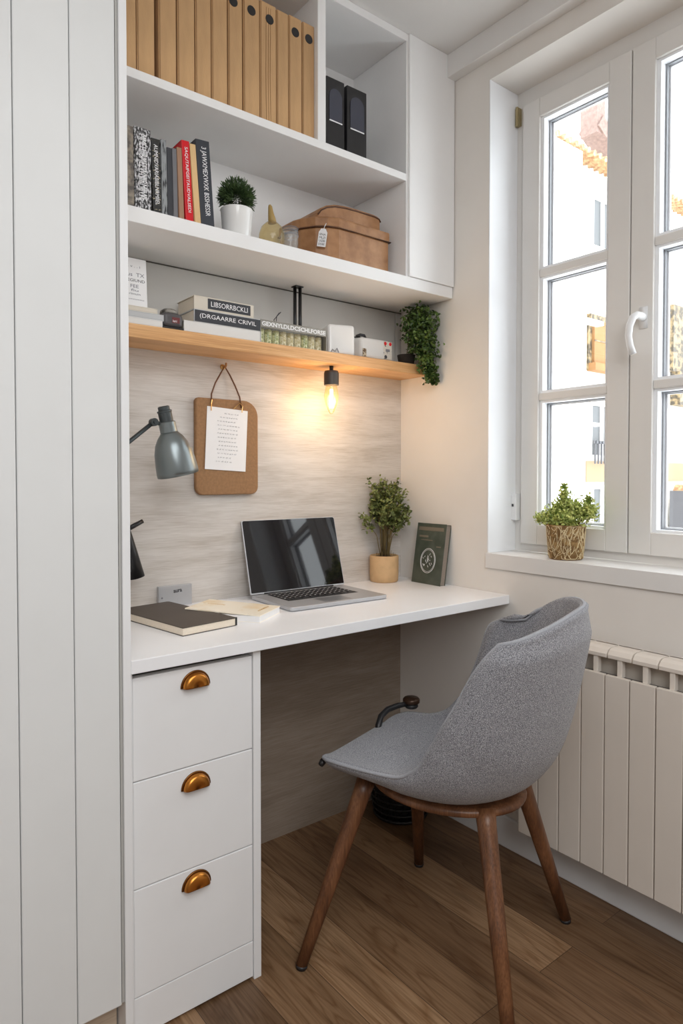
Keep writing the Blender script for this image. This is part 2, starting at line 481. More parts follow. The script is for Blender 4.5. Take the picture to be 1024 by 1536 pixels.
def sash(ya, yb, ga, gb, handle):
    # ya > yb are outer edges, ga > gb the glass edges (y decreases towards the viewer)
    z0, z1 = WZ0 + .024, WZ1 - .050
    gz0, gz1 = .945, 2.163
    s_ = MB(); xf = WX - .012; xb = WX + .055
    s_.box(xf, xb, ga, ya, z0, z1); s_.box(xf, xb, yb, gb, z0, z1)
    s_.box(xf, xb, gb, ga, gz1, z1); s_.box(xf, xb, gb, ga, z0, gz0)
    o = struct(obj('sash', s_, 'pvc', win, world=True, merge=False, bevel=.002))
    for (m0, m1) in ((1.3185, 1.3415), (1.688, 1.711)):
        mt = MB().box(WX - .008, WX + .03, gb, ga, m0, m1)
        struct(obj('muntin', mt, 'pvc', o, world=True, bevel=.003))
    # stepped glazing beads and dark gasket line
    cells = [(gz0, 1.3185), (1.3415, 1.688), (1.711, gz1)]
    bd = MB(); gk = MB()
    for a, b in cells:
        for t, x0, x1, m_ in ((.010, WX - .002, WX + .034, bd), (.0145, WX + .022, WX + .038, gk), (.0185, WX + .034, WX + .041, bd)):
            m_.box(x0, x1, ga - t, ga, a, b); m_.box(x0, x1, gb, gb + t, a, b)
            m_.box(x0, x1, gb + t, ga - t, b - t * .7, b); m_.box(x0, x1, gb + t, ga - t, a, a + t * .7)
    struct(obj('glazing_bead', bd, 'lit_white', o, world=True, merge=False)); struct(obj('gasket', gk, 'pvc_dark', o, world=True, merge=False))
    struct(obj('pane', MB().box(WX + .0412, WX + .045, gb, ga, gz0, gz1), 'pane', o, world=True))
    if handle:
        hp = [(WX - .012, -.806, 1.506), (WX - .03, -.806, 1.508), (WX - .045, -.805, 1.509), (WX - .056, -.800, 1.502), (WX - .060, -.794, 1.482), (WX - .060, -.791, 1.455), (WX - .057, -.794, 1.43), (WX - .052, -.800, 1.408)]
        h = MB().tube(hp, [.011, .0105, .0095, .0095, .009, .0088, .0086, .0086], 12)
        h.box(WX - .016, WX - .011, -.8165, -.7955, 1.478, 1.534)
        struct(obj('window_handle', h, 'white', o, world=True, smooth=True, merge=False))
    return o
sash(-.4215, -.7655, -.481, -.703, False)
sash(-.7690, -1.118, -.830, -1.057, True)
gp = MB().box(WX - .004, WX + .05, -.7692, -.7653, WZ0 + .03, WZ1 - .055)
struct(obj('meeting_gap', gp, 'pvc_dark', win, world=True))
hg = MB().box(WX - .014, WX + .001, -.408, -.394, 2.167, 2.219); hg.tube([(WX - .014, -.401, 2.164), (WX - .014, -.401, 2.222)], .0045, 10)
struct(obj('hinge', hg, plain('brass_hinge', srgb(170, 156, 120), .4, metal=.6), win, world=True, merge=False))
hg = MB().box(WX - .022, WX + .001, -.412, -.391, .955, 1.038); hg.box(WX - .024, WX - .02, -.408, -.395, 1.0, 1.03)
h2 = struct(obj('hinge', hg, 'white', win, world=True, merge=False, bevel=.002))
struct(obj('hinge_pin', MB().box(WX - .026, WX - .023, -.404, -.399, .998, 1.006), 'ink', h2, world=True))

# ------------------------------------------------------------------ wardrobe on the left
PX = -1.127                             # right face of the wardrobe's end panel
FY = -.4744
ward = empty('wardrobe', (-1.8, -.24, 0))
tag(ward, 'tall white wardrobe of vertical tongue-and-groove boards left of the desk', 'wardrobe')
obj('carcass', MB().box(-2.7, -1.146, -.448, -.002, .10, H - .002), 'ward', ward, world=True)
obj('end_panel', MB().box(-1.1425, PX, FY, -.002, 0, H - .002), 'white', ward, world=True, bevel=.0015)
obj('plinth', MB().box(-2.7, -1.146, -.435, -.41, 0, .10), streaky('tan_plinth', srgb(176, 158, 138), srgb(190, 172, 152), srgb(204, 188, 168), (2, 2, 8), 3, .6, .05), ward, world=True)
obj('filler_strip', MB().box(-1.1475, -1.1430, -.470, -.44, .10, H - .002), plain('grey_reveal', (.45, .45, .43), .6), ward, world=True)
edges = [-1.1485, -1.2292, -1.3209] + [-1.3209 - .0917 * k for k in range(1, 14)]
for a, b in zip(edges[:-1], edges[1:]):
    obj('door_board', MB().box(b + .0006, a - .0006, FY + .001, -.449, .098, H - .003), 'ward', ward, world=True, bevel=.0022)

# ------------------------------------------------------------------ upper cabinet
CY = -.2500
cab = empty('wall_cabinet', (-.565, -.125, 1.651))
tag(cab, 'white open-fronted wall cabinet with two shelf levels above the desk', 'cabinet')
obj('bottom_board', MB().box(PX, -.003, CY, 0, 1.651, 1.6856), 'cab', cab, world=True, bevel=.0012)
obj('shelf', MB().box(PX, -.2055, CY, 0, 1.964, 1.985), 'cab', cab, world=True, bevel=.0012)
obj('divider', MB().box(-.5275, -.501, CY + .001, -.0, 1.985, 2.371), 'cab', cab, world=True, bevel=.0012)
obj('top_board', MB().box(PX, -.2055, CY, 0, 2.371, H - .0005), 'cab', cab, world=True, bevel=.0012)
obj('side_panel', MB().box(-.2050, -.187, CY + .001, 0, 1.6856, H - .0005), 'cab', cab, world=True)
obj('filler_panel', MB().box(-.1970, -.003, CY - .006, CY + .012, 1.6862, H - .0005), 'cab', cab, world=True, bevel=.0012)
obj('back_panel', MB().box(PX, -.205, -.004, 0, 1.6856, 2.371), 'cab', cab, world=True)

# oak shelf
SZ0, SZ1, SY = 1.4214, 1.4545, -.142
o = obj('wooden_shelf', MB().box(PX, -.002, SY, -.0005, SZ0, SZ1), 'oak', world=True, bevel=.002)
tag(o, 'long light oak shelf under the white cabinet', 'shelf')
# support rod
rd = empty('support_rod', (-.464, -.058, SZ1))
tag(rd, 'short twin black metal rod between oak shelf and cabinet underside', 'rod')
obj('rod', MB().tube([(-.4700, -.055, SZ1), (-.4700, -.055, 1.649)], .0050, 12), 'blackm', rd, world=True, smooth=True)
obj('rod', MB().tube([(-.4570, -.063, SZ1), (-.4570, -.063, 1.649)], .0050, 12), 'blackm', rd, world=True, smooth=True)
obj('mounting_plate', MB().box(-.478, -.449, -.071, -.047, 1.6475, 1.651), 'blackm', rd, world=True, bevel=.001)

# ------------------------------------------------------------------ desk and drawers
DZ = .745
o = obj('desktop', MB().box(PX, -.001, FY, -.013, DZ - .026, DZ), 'desk', world=True, bevel=.0015)
tag(o, 'white built-in desktop running from wardrobe to window wall', 'desk')
DY = -.458
dc = empty('drawer_cabinet', (-.98, -.25, 0))
tag(dc, 'white three-drawer cabinet with brass cup handles under the desk', 'cabinet')
obj('side_panel', MB().box(-.8555, -.8375, DY - .003, -.014, 0, DZ - .0265), 'white', dc, world=True, bevel=.001)
obj('side_panel', MB().box(PX, -1.1205, DY - .003, -.014, 0, DZ - .0265), 'white', dc, world=True)
obj('carcass', MB().box(-1.120, -.856, -.436, -.014, .01, .700), plain('painted_gap_shade', (.10, .10, .10), .8), dc, world=True)  # near-black colour paints in the shade between drawers and desktop
obj('plinth', MB().box(-1.1195, -.8565, DY + .0005, -.438, .006, .0835), 'white', dc, world=True, bevel=.001)
def cup_handle(parent, cx, z):
    mb = MB(); R, P, n, m = .0295, .013, 20, 7
    rows = []
    for j in range(m + 1):
        t = j / m * pi / 2            # 0 at the drawer face, pi/2 at the front crown
        rows.append([(cx + R * cos(pi * i / n) * (cos(t) ** .6 if t < pi / 2 - 1e-6 else 0), DY - .0015 - P * sin(t), z + R * sin(pi * i / n) * (cos(t) ** .6 if t < pi / 2 - 1e-6 else 0)) for i in range(n + 1)])
    # dish: face ring -> flatter front
    rows = []
    for k, (rr, dy) in enumerate(((1, 0), (.97, .35), (.90, .72), (.78, .95), (.5, 1.0), (.02, 1.0))):
        rows.append([(cx + R * rr * cos(pi * i / n), DY - .0015 - P * dy, z + R * rr * sin(pi * i / n)) for i in range(n + 1)])
    mb.grid(rows)
    h = obj('handle', mb, 'brass', parent, world=True, smooth=True)
    sd = h.modifiers.new('thick', 'SOLIDIFY'); sd.thickness = .0018
    mb = MB().tube([(cx + (R + .001) * cos(pi * i / 24), DY - .0015, z + (R + .001) * sin(pi * i / 24)) for i in range(25)], .0022, 8)
    obj('handle_rim', mb, plain('dark_brass', srgb(120, 78, 36), .35, metal=.8), h, world=True, smooth=True)
    return h
for z0, z1, hz in ((.5065, .7060, .6675), (.2970, .5045, .4610), (.0855, .2950, .2575)):
    d = obj('drawer', MB().box(-1.1190, -.8570, DY, -.437, z0, z1), 'white', dc, world=True, bevel=.0015)
    cup_handle(d, -.9895, hz)

# ------------------------------------------------------------------ radiator
rx = -.090
rad = empty('radiator', (-.05, -.95, .119))
tag(rad, 'cream panel radiator of vertical sections under the window', 'radiator')
obj('gap_shade_backing', MB().box(-.0770, -.060, -1.328, -.580, .125, .606), 'rad_dark', rad, world=True)  # near-black sheet stands in for shade in the section gaps
obj('fin_block', MB().box(-.0505, -.0205, -1.328, -.580, .16, .650), 'rad_in', rad, world=True)
for k in range(12):
    ya = -.5765 - .0628 * k; yb = ya - .0596
    s_ = MB().box(rx, rx + .012, yb, ya, .119, .610)                                    # front plate
    yc = (ya + yb) / 2
    s_.box(rx + .0125, -.060, yc - .006, yc + .006, .6065, .652)                         # web behind
    prof = [(rx + .010, .649), (rx + .010, .658), (rx + .018, .668), (rx + .030, .672), (-.024, .672), (-.024, .660), (rx + .022, .655), (rx + .022, .649)]
    mt = Matrix(((1, 0, 0, 0), (0, 0, 1, 0), (0, 1, 0, 0), (0, 0, 0, 1)))
    s_.prism(prof, yb, ya, mt)
    s_.box(-.032, -.020, yb, ya, .135, .672)
    obj('radiator_section', s_, 'rad', rad, world=True, merge=False, bevel=.0012)
for yy in (-.7, -1.2):
    obj('wall_bracket', MB().box(-.022, .0, yy - .01, yy + .01, .55, .60), 'rad', rad, world=True)

# ------------------------------------------------------------------ chair
CH = (-.44, -.635)
chair = empty('desk_chair', (CH[0], CH[1], 0), radians(17.3))
tag(chair, 'grey wool bucket chair with four tapered walnut legs before the desk', 'chair')
st = [  # centre (Y,z) | near (X,Y,z) | far (X,Y,z)
    ((.250, .424), (-.150, .240, .436), (.150, .240, .432)),
    ((.235, .434), (-.176, .226, .446), (.172, .226, .442)),
    ((.200, .439), (-.188, .190, .451), (.190, .200, .448)),
    ((.120, .441), (-.191, .112, .453), (.197, .145, .452)),
    ((.030, .437), (-.191, .028, .459), (.203, .098, .470)),
    ((-.050, .433), (-.192, -.010, .477), (.210, .066, .505)),
    ((-.120, .437), (-.196, -.036, .500), (.213, .044, .545)),
    ((-.172, .452), (-.201, -.057, .533), (.215, .026, .585)),
    ((-.210, .485), (-.205, -.078, .566), (.216, .014, .620)),
    ((-.234, .530), (-.210, -.098, .601), (.216, .004, .650)),
    ((-.252, .590), (-.211, -.119, .636), (.216, -.004, .678)),
    ((-.265, .650), (-.212, -.140, .676), (.215, -.014, .702)),
    ((-.277, .710), (-.213, -.160, .712), (.214, -.028, .715)),
    ((-.286, .765), (-.211, -.184, .746), (.210, -.062, .726)),
    ((-.293, .818), (-.2065, -.207, .772), (.203, -.118, .738)),
]
def cr(a, b, c, d, t):
    return .5 * ((2 * b) + (-a + c) * t + (2 * a - 5 * b + 4 * c - d) * t * t + (-a + 3 * b - 3 * c + d) * t ** 3)
def station(v):
    n = len(st) - 1; x = v * n; i = min(int(x), n - 1); t = x - i
    idx = [max(0, i - 1), i, min(n, i + 1), min(n, i + 2)]
    out = []
    for part in range(3):
        out.append(tuple(cr(*[st[k][part][c] for k in idx], t) for c in range(len(st[0][part]))))
    return out, x
NU, NV = 36, 56
inner = []
for j in range(NV + 1):
    (C_, A_, B_), x = station(j / NV)
    k = min(1, max(0, (x - 3) / 5)); k = k * k * (3 - 2 * k)
    row = []
    for i in range(NU + 1):
        u = -1 + 2 * i / NU; ph = abs(u) * pi / 2; E_ = A_ if u < 0 else B_
        fx = (1 - k) * abs(u) + k * sin(ph)
        f = (1 - k) * abs(u) ** 4 + k * (1 - cos(ph))
        fz = (1 - k) * abs(u) ** 4 + k * (1 - cos(ph)) ** (1 + (-.22 if u < 0 else 1.3) * max(0, min(1, (x - 10) / 4)))
        row.append(Vector((E_[0] * fx, C_[0] + (E_[1] - C_[0]) * f, C_[1] + (E_[2] - C_[1]) * fz)))
    inner.append(row)
def nrm(j, i):
    a = inner[min(NV, j + 1)][i] - inner[max(0, j - 1)][i]; b = inner[j][min(NU, i + 1)] - inner[j][max(0, i - 1)]
    return a.cross(b).normalized()
outer = []
for j in range(NV + 1):
    row = []; x = j / NV * (len(st) - 1)
    for i in range(NU + 1):
        n_ = -nrm(j, i)
        u = abs(-1 + 2 * i / NU)
        base = .032 + .022 * max(0, 1 - abs(x - 4) / 4)
        edge = min(1, max(0, (x) / 1.6)) * min(1, max(.3, (len(st) - 1 - x) / 1.0))
        t = (.012 + (base - .012) * (1 - u ** 5)) * (.35 + .65 * edge)
        row.append(inner[j][i] + n_ * t)
    outer.append(row)
sh = MB(); sh.grid(inner); sh.grid(outer, True)
rim_i = [inner[j][0] for j in range(NV + 1)] + [inner[NV][i] for i in range(1, NU + 1)] + [inner[j][NU] for j in range(NV - 1, -1, -1)] + [inner[0][i] for i in range(NU - 1, 0, -1)]
rim_o = [outer[j][0] for j in range(NV + 1)] + [outer[NV][i] for i in range(1, NU + 1)] + [outer[j][NU] for j in range(NV - 1, -1, -1)] + [outer[0][i] for i in range(NU - 1, 0, -1)]
sh.grid([rim_i + [rim_i[0]], rim_o + [rim_o[0]]])
bmesh.ops.remove_doubles(sh.bm, verts=sh.bm.verts, dist=1e-5)
seat = obj('seat_shell', sh, 'fabric', chair, smooth=True)
pp = MB().tube([(a * .55 + b * .45) for a, b in zip(rim_i, rim_o)], .0044, 8, closed=True)
obj('piping', pp, 'piping', seat, smooth=True)
# walnut under-frame
fr = MB()
def ell(a, b, cx, cy, z): return [(cx + a * cos(2 * pi * i / 40), cy + b * sin(2 * pi * i / 40), z) for i in range(40)]
e1 = [(x, y) for x, y, z in ell(.150, .185, 0, .0, 0)]
e0 = [(x * .86, y * .88) for x, y in e1]
rows = [[Vector((x * f, y * f, z)) for x, y in e1 + e1[:1]] for f, z in ((.55, .374), (.95, .372), (.99, .375), (1.0, .381), (.99, .388), (.9, .393), (.5, .393))]
fr.grid(rows)
obj('under_frame', fr, 'walnut', chair, smooth=True)
legs = [((-.112, .150), (-.260, .227)), ((.112, .140), (.235, .195)), ((.100, -.140), (.229, -.212)), ((-.085, -.130), (-.224, -.240))]
for (tx, ty), (fx, fy) in legs:
    top = Vector((tx, ty, .388)); bot = Vector((fx, fy, .006))
    l_ = MB().tube([top, top.lerp(bot, .08), top.lerp(bot, .5), bot], [.0225, .0205, .0175, .0130], 18)
    lo = obj('leg', l_, 'walnut', chair, smooth=True)
    dr = (bot - top).normalized()
    obj('foot_glide', MB().tube([bot - dr * .003, Vector((fx, fy, .0))+ (bot-bot)], [.0138, .0125], 14), 'black', lo, smooth=True)
obj('corner_tab', MB().lathe([(.0, -.012), (.006, -.010), (.008, 0), (.006, .010), (.001, .012)], 14, T(-.166, .236, .427) @ RY(60)), 'black', chair, smooth=True)

# headphones hooked over the seat's far front corner
hp = empty('headphones', (-.318, -.392, .455))
tag(hp, 'black headphones with round dark bronze cup on the chair\'s far seat edge', 'headphones')
obj('ear_cup', MB().lathe([(.0, 0), (.018, 0), (.0235, .004), (.0235, .012), (.020, .016), (.0, .0165)], 28, T(0.012, .012, .010)), plain('bronze_cup', srgb(70, 50, 38), .3, metal=.5), hp, smooth=True)
obj('ear_cushion', MB().lathe([(.0, 0), (.016, 0), (.019, .004), (.018, .011), (.0, .011)], 28, T(0.012, .012, -.001)), 'black', hp, smooth=True)
bpts = [(.0, .012, .016), (-.03, .022, .018), (-.065, .025, .014), (-.100, .012, .003), (-.121, -.002, -.013), (-.127, -.006, -.032)]
bd = MB()
bd.tube([(x, y, z - .004 - .004 * (k in (1, 2))) for k, (x, y, z) in enumerate(bpts)], [.006, .0075, .008, .008, .0085, .007], 10); bd.tube([(x + .01, y + .012, z - .014) for x, y, z in bpts[:5]], .004, 8)
obj('headband', bd, 'black', hp, smooth=True)

# wire basket below the desk
bk = empty('wire_basket', (-.112, -.132, 0)); bk.scale = (1.12, 1.12, 1.05)
tag(bk, 'round black wire basket on the floor in the corner under the desk', 'basket')
b_ = MB()
for k, (r, z) in enumerate([(.075, .008), (.079, .028), (.082, .048), (.085, .068), (.087, .09), (.089, .112), (.091, .136), (.092, .16)]):
    b_.tube([(r * cos(2 * pi * i / 32), r * sin(2 * pi * i / 32), z) for i in range(32)], .003 if k not in (0, 7) else .005, 6, closed=True)
for i in range(24):
    a = 2 * pi * i / 24
    b_.tube([(.075 * cos(a), .075 * sin(a), .006), (.092 * cos(a + .25), .092 * sin(a + .25), .16)], .0016, 5)
obj('wire_frame', b_, 'blackm', bk, smooth=True, merge=False)
obj('liner', MB().lathe([(.066, .004), (.070, .03), (.074, .07), (.078, .118), (.070, .118), (.06, .03), (.0, .03)], 28), plain('dark_liner', (.012, .012, .014), .6), bk, smooth=True)

# ------------------------------------------------------------------ binders on the top shelf
bx = [(-1.0369, -1.0151), (-1.0143, -.9726), (-.9632, -.9205), (-.9180, -.8746), (-.8729, -.8323), (-.8309, -.7885), (-.7862, -.7470), (-.7442, -.6978), (-.6965, -.6484), (-.6470, -.6113), (-.6102, -.5693), (-.5672, -.5250 - .0035)]
bx[0] = (-1.0575, -1.0151)
holes = {6: -.7765, 7: -.7215, 8: -.6687, 10: -.5900, 11: -.5470}
words = ['leftmost', 'second', 'third', 'fourth', 'fifth', 'sixth', 'seventh', 'eighth', 'ninth', 'tenth', 'eleventh', 'last']
for i, (a, b) in enumerate(bx):
    r_ = empty('binder', ((a + b) / 2, -.13, 1.985))
    hh = .303 + random.uniform(-.002, .003) - (.004 if i == 9 else 0)
    h_ = (b - a) / 2 - .0004
    mb = MB().box(-h_, h_, -.105, .105, 0, hh)
    o = obj('cover', mb, 'kraft', r_, bevel=.0025)
    obj('spine_crease', MB().box(-h_ + .002, -h_ + .0032, -.1056, -.104, .002, hh - .004), plain('crease', srgb(140, 104, 68), .9) if i == 0 else M['crease'], r_)
    if i == 0: M['crease'] = bpy.data.materials['crease']
    if i == 8:
        for q in (.006, .013, .019):
            obj('spine_crease', MB().tube([(-h_ + q + .012, -.105, .003), (-h_ + q + .010, -.1055, .12), (-h_ + q + .012, -.105, .29)], .0005, 5), M['crease'], r_)
    where = 'with black finger hole' if i in holes else 'without a hole in view'
    if i in holes:
        hx = holes[i] - (a + b) / 2; hx = max(-h_ + .0135, min(h_ - .0125, hx))
        obj('finger_hole', MB().lathe([(.0, 0), (.0118, 0), (.0118, .0012), (.0, .0012)], 24, T(hx, -.1048, .262) @ RX(90)), 'black', r_)
    pos = 'the last before the divider' if i == 11 else ('leftmost, half hidden' if i == 0 else words[i] + ' from the left')
    tag(r_, 'kraft card binder %s, %s on the top shelf' % (where, pos), 'binder', 'kraft binders on the top shelf')

# two black box files right of the divider
for i, (a, b, y) in enumerate(((-.4790, -.4160, -.222), (-.4065, -.3350, -.222))):
    r_ = empty('box_file', ((a + b) / 2, y + .085, 1.985))
    tag(r_, ['black box file with arched grey inset, touching the divider', 'black box file with arched grey inset, standing free on its right'][i], 'box file', 'black box files on the top shelf')
    h_ = (b - a) / 2; H_ = .200
    obj('case', MB().box(-h_, h_, -.085, .085, 0, H_), 'black', r_, bevel=.002)
    q = h_ * .70; arch = [(-q, .085), (q, .085)] + [(q * cos(pi * k / 14), .150 + q * sin(pi * k / 14)) for k in range(15)]
    mt = T(0, -.0862, 0) @ Matrix(((1, 0, 0, 0), (0, 0, -1, 0), (0, 1, 0, 0), (0, 0, 0, 1)))
    obj('arched_inset', MB().prism(arch, -.0012, .0006, mt), 'bluegrey', r_)
    obj('light_line', MB().box(-q, q, -.0875, -.0860, .081, .084), 'paper', r_)

# ------------------------------------------------------------------ books standing on the cabinet's lower level
PREV = []
def upright_book(x0, x1, xt0, h, depth, mat, label, text=None, tmat='lettering', extra=None, yf=-.238, rounded=True):
    """foot from x0 to x1 at the shelf, top left corner at xt0"""
    ang = math.atan2(x0 - xt0, h) * .85
    if PREV: x0 = max(x0, PREV[0] + (math.tan(ang) - math.tan(PREV[1])) * PREV[2] + .0004)
    PREV[:] = [x1, ang, h]
    th = (x1 - x0)              # lean to the left
    r_ = empty('book', (x0, yf, 1.6856 + .0002), rot=(0, -ang, 0))
    r_['category'] = 'book'; r_['label'] = label; r_['group'] = 'books standing on the lower cabinet shelf'
    t = th * cos(ang) - .0004
    cv = MB(); cv.box(0, t, 0, .004, 0, h); cv.box(0, .002, .004, depth, 0, h); cv.box(t - .002, t, .004, depth, 0, h)
    obj('cover', cv, mat, r_, bevel=.0012)
    obj('pages', MB().box(.0021, t - .0021, .0042, depth - .004, .003, h - .003), 'pages', r_)
    if text:
        mt = T(t / 2, -.0004, h * .52) @ RX(90) @ RZ(-90)
        text_obj('title_lettering', text, h * .80, t * .46, tmat, r_, mt)
    return r_
M['collage'] = worn('black_white_collage', (.02, .02, .022), (.62, .62, .64), 260, .47, .58, stretch=(1, 1, .45))
M['collage2'] = worn('grey_tan_collage', srgb(150, 140, 125), srgb(90, 84, 80), 60, .4, .6)
M['blackgold'] = worn('black_gold_spine', (.015, .015, .015), srgb(190, 180, 150), 260, .60, .64, stretch=(.6, 1, 1))
M['slipgrey'] = worn('pale_grey_slipcase', srgb(150, 154, 156), srgb(60, 62, 66), 90, .5, .62, stretch=(3, 1, .4), rough=.2)
M['charcoal'] = plain('charcoal_cover', srgb(52, 54, 60), .5)
M['midgrey'] = plain('mid_grey_cover', srgb(112, 112, 116), .5)
M['tan'] = plain('tan_brown_cover', srgb(160, 124, 98), .6, var=.1)
M['red'] = plain('bright_red_cover', srgb(208, 20, 34), .32)
M['sand'] = plain('sand_cover', srgb(222, 186, 134), .6, var=.08)
M['slate'] = plain('slate_black_cover', srgb(50, 54, 62), .45)
upright_book(-1.0480, -1.0229, -1.0500, .178, .15, 'collage2', 'thick grey and tan book, leftmost, half hidden by wardrobe edge')
upright_book(-1.0218, -.9835, -1.0230, .182, .16, 'collage', 'thick book with black and white collage spine, near wardrobe', 'MMEHIIBMEEWNIRMIIWE', 'paper')
upright_book(-.9830, -.9588, -.9885, .168, .15, 'blackgold', 'black book with dense pale lettering and gold foot on its spine', 'AUMNIDVARIABIBLNRMIIEL', 'paper')
upright_book(-.9580, -.9450, -.9610, .172, .14, 'slipgrey', 'thin glossy pale grey book beside the black-and-gold spine')
upright_book(-.9447, -.9323, -.9470, .158, .14, 'charcoal', 'thin plain charcoal book between the two grey ones')
upright_book(-.9320, -.9195, -.9360, .160, .14, 'midgrey', 'thin plain mid-grey book left of the brown one')
upright_book(-.9192, -.9040, -.9262, .166, .14, 'tan', 'tan brown book leaning against the red one, no lettering')
upright_book(-.9037, -.8803, -.9165, .186, .15, 'red', 'bright red book with white lettering down its spine', 'SAQUTAIFGEITAUDVALSEDI', 'paper')
upright_book(-.8800, -.8615, -.8960, .184, .145, 'sand', 'sand-coloured book between the red and the slate black books')
upright_book(-.8612, -.8260, -.8775, .200, .16, 'slate', 'slate black book with large white lettering, last of the row', '3 JAWXMEXWXK BSSHESSR', 'paper')

# ------------------------------------------------------------------ plants
def pot_plant_grass():
    r_ = empty('potted_grass', (-.7435, -.197, 1.6856))
    tag(r_, 'round dark green tufted plant in a white pot beside the slate book', 'plant')
    obj('pot', MB().lathe([(.0, 0), (.033, 0), (.035, .003), (.0405, .074), (.041, .076), (.0375, .076), (.036, .065), (.0, .065)], 32), 'ceram', r_, smooth=True)
    f = MB(); c = Vector((0, 0, .108))
    for i in range(2600):
        th = random.uniform(0, 2 * pi); z = random.uniform(-.55, 1)
        d = Vector((sqrt(max(0, 1 - z * z)) * cos(th), sqrt(max(0, 1 - z * z)) * sin(th), z))
        p = c + d * random.uniform(.012, .042)
        if p.z < .077: p.z = .078
        dd = (d + Vector((random.uniform(-.4, .4), random.uniform(-.4, .4), random.uniform(-.1, .5)))).normalized()
        f.leaf(p, dd, (random.uniform(-1, 1), random.uniform(-1, 1), .3), random.uniform(.009, .015), random.uniform(.0022, .0036), .2)
    obj('foliage', f, 'leafgrass', r_, merge=False)
    obj('soil', MB().lathe([(.0, .064), (.035, .066), (.0, .070)], 20), 'soil', r_)
pot_plant_grass()

def desk_plant():
    r_ = empty('potted_plant', (-.118, -.058, DZ))
    tag(r_, 'leafy bunch of thin stems in a sand ceramic pot on the desk', 'plant')
    obj('pot', MB().lathe([(.0, 0), (.042, 0), (.046, .004), (.0475, .03), (.0475, .084), (.0455, .087), (.0425, .084), (.042, .070), (.0, .070)], 36), 'terra', r_, smooth=True)
    obj('soil', MB().lathe([(.0, .0705), (.042, .072), (.03, .082), (.0, .086)], 20), 'soil', r_)
    stm = MB(); fo = MB()
    tips = []
    for i in range(34):
        a = random.uniform(0, 2 * pi); rr = random.uniform(0, .016)
        base = Vector((rr * cos(a), rr * sin(a), .075))
        sp = random.uniform(.01, .096) ; a2 = a + random.uniform(-.5, .5)
        tip = Vector((sp * cos(a2) * 1.0, min(.040, sp * sin(a2)) * .75, .075 + random.uniform(.18, .295) - sp * .6))
        tip.x += .004
        mid = base.lerp(tip, .55); mid.x *= .55; mid.y *= .55
        pts = [base, base.lerp(mid, .5), mid, mid.lerp(tip, .5) + Vector((0, 0, .004)), tip]
        stm.tube(pts, [.0017, .0015, .0013, .001, .0006], 5)
        tips.append((mid, tip))
    for mid, tip in tips:
        for k in range(62):
            t = random.uniform(.30, 1.06); p = mid.lerp(tip, t) + Vector((random.gauss(0, .009), random.gauss(0, .007), random.gauss(0, .008)))
            p.y = min(p.y, .040); p.x = min(p.x, .108)
            d = Vector((random.gauss(0, 1), random.gauss(0, .8), random.uniform(-.2, 1.1)))
            fo.leaf(p, d, (random.gauss(0, 1), random.gauss(0, 1), 1), random.uniform(.009, .017), random.uniform(.007, .012), .2)
    for k in range(40):
        a = random.uniform(0, 2 * pi); r = random.uniform(0, .035)
        stm.tube([(r * cos(a), r * sin(a), .078), (r * cos(a) * 1.1, r * sin(a) * 1.1, random.uniform(.088, .105))], .0008, 4)
    obj('stems', stm, 'stem', r_, smooth=True, merge=False)
    obj('foliage', fo, 'leafolive', r_, merge=False)
desk_plant()

def sill_plant():
    r_ = empty('potted_shrub', (.056, -.622, WZ0))
    tag(r_, 'fresh light green bushy plant in a woven straw-patterned pot on the windowsill', 'plant')
    prof = [(.0, 0), (.042, 0), (.0455, .003), (.0475, .03), (.051, .07), (.053, .093), (.053, .096), (.0495, .096), (.048, .085), (.0, .082)]
    obj('pot', MB().lathe(prof, 36), 'weave', r_, smooth=True)
    sw = MB()
    def rad_at(z): return .0455 + (z / .096) * .0078
    for i in range(190):
        a = random.uniform(0, 2 * pi); z = random.uniform(.006, .09); da = random.uniform(-.5, .5); dz = random.uniform(-.05, .05); cv = random.uniform(-.02, .02)
        pts = []
        for k in range(7):
            t = k / 6; zz = min(.093, max(.004, z + dz * t + cv * sin(pi * t))); r = rad_at(zz) + .0004
            pts.append((r * cos(a + da * t), r * sin(a + da * t), zz))
        sw.tube(pts, random.uniform(.0005, .0010), 4)
    obj('straw_strands', sw, 'straw', r_, merge=False)
    fo = MB(); stm = MB()
    cent = [((0, -.006, .115), .030), ((0, .0, .140), .026), ((.0, .004, .160), .020), ((.0, .006, .180), .014), ((0, .006, .200), .008),
            ((0, .034, .120), .026), ((.005, .056, .110), .020), ((-.01, .078, .106), .014), ((0, .030, .140), .016), ((0, -.030, .118), .026), ((0, -.058, .126), .024),
            ((0, -.068, .146), .020), ((0, -.080, .130), .018), ((0, -.070, .165), .010), ((0, -.030, .145), .016), ((-.025, .015, .112), .024), ((-.028, -.02, .11), .024), ((-.02, .05, .11), .02)]
    for c, s in cent:
        for k in range(int(230 * (s / .02) ** 1.5)):
            p = Vector(c) + Vector((random.gauss(0, s * .42), random.gauss(0, s * .45), random.gauss(0, s * .48)))
            if p.z < .092: p.z = .092 + random.uniform(0, .01)
            d = Vector((random.gauss(0, .7), random.gauss(0, .7), random.uniform(-.1, 1.2)))
            fo.leaf(p, d, (random.gauss(0, 1), random.gauss(0, 1), 1), random.uniform(.007, .012), random.uniform(.004, .0065), .2)
        stm.tube([(c[0] * .4, c[1] * .4, .08), (c[0] * .8, c[1] * .8, c[2] * .85), c], .001, 5)
    obj('stems', stm, 'stem', r_, merge=False)
    obj('foliage', fo, 'leafbright', r_, merge=False)
sill_plant()

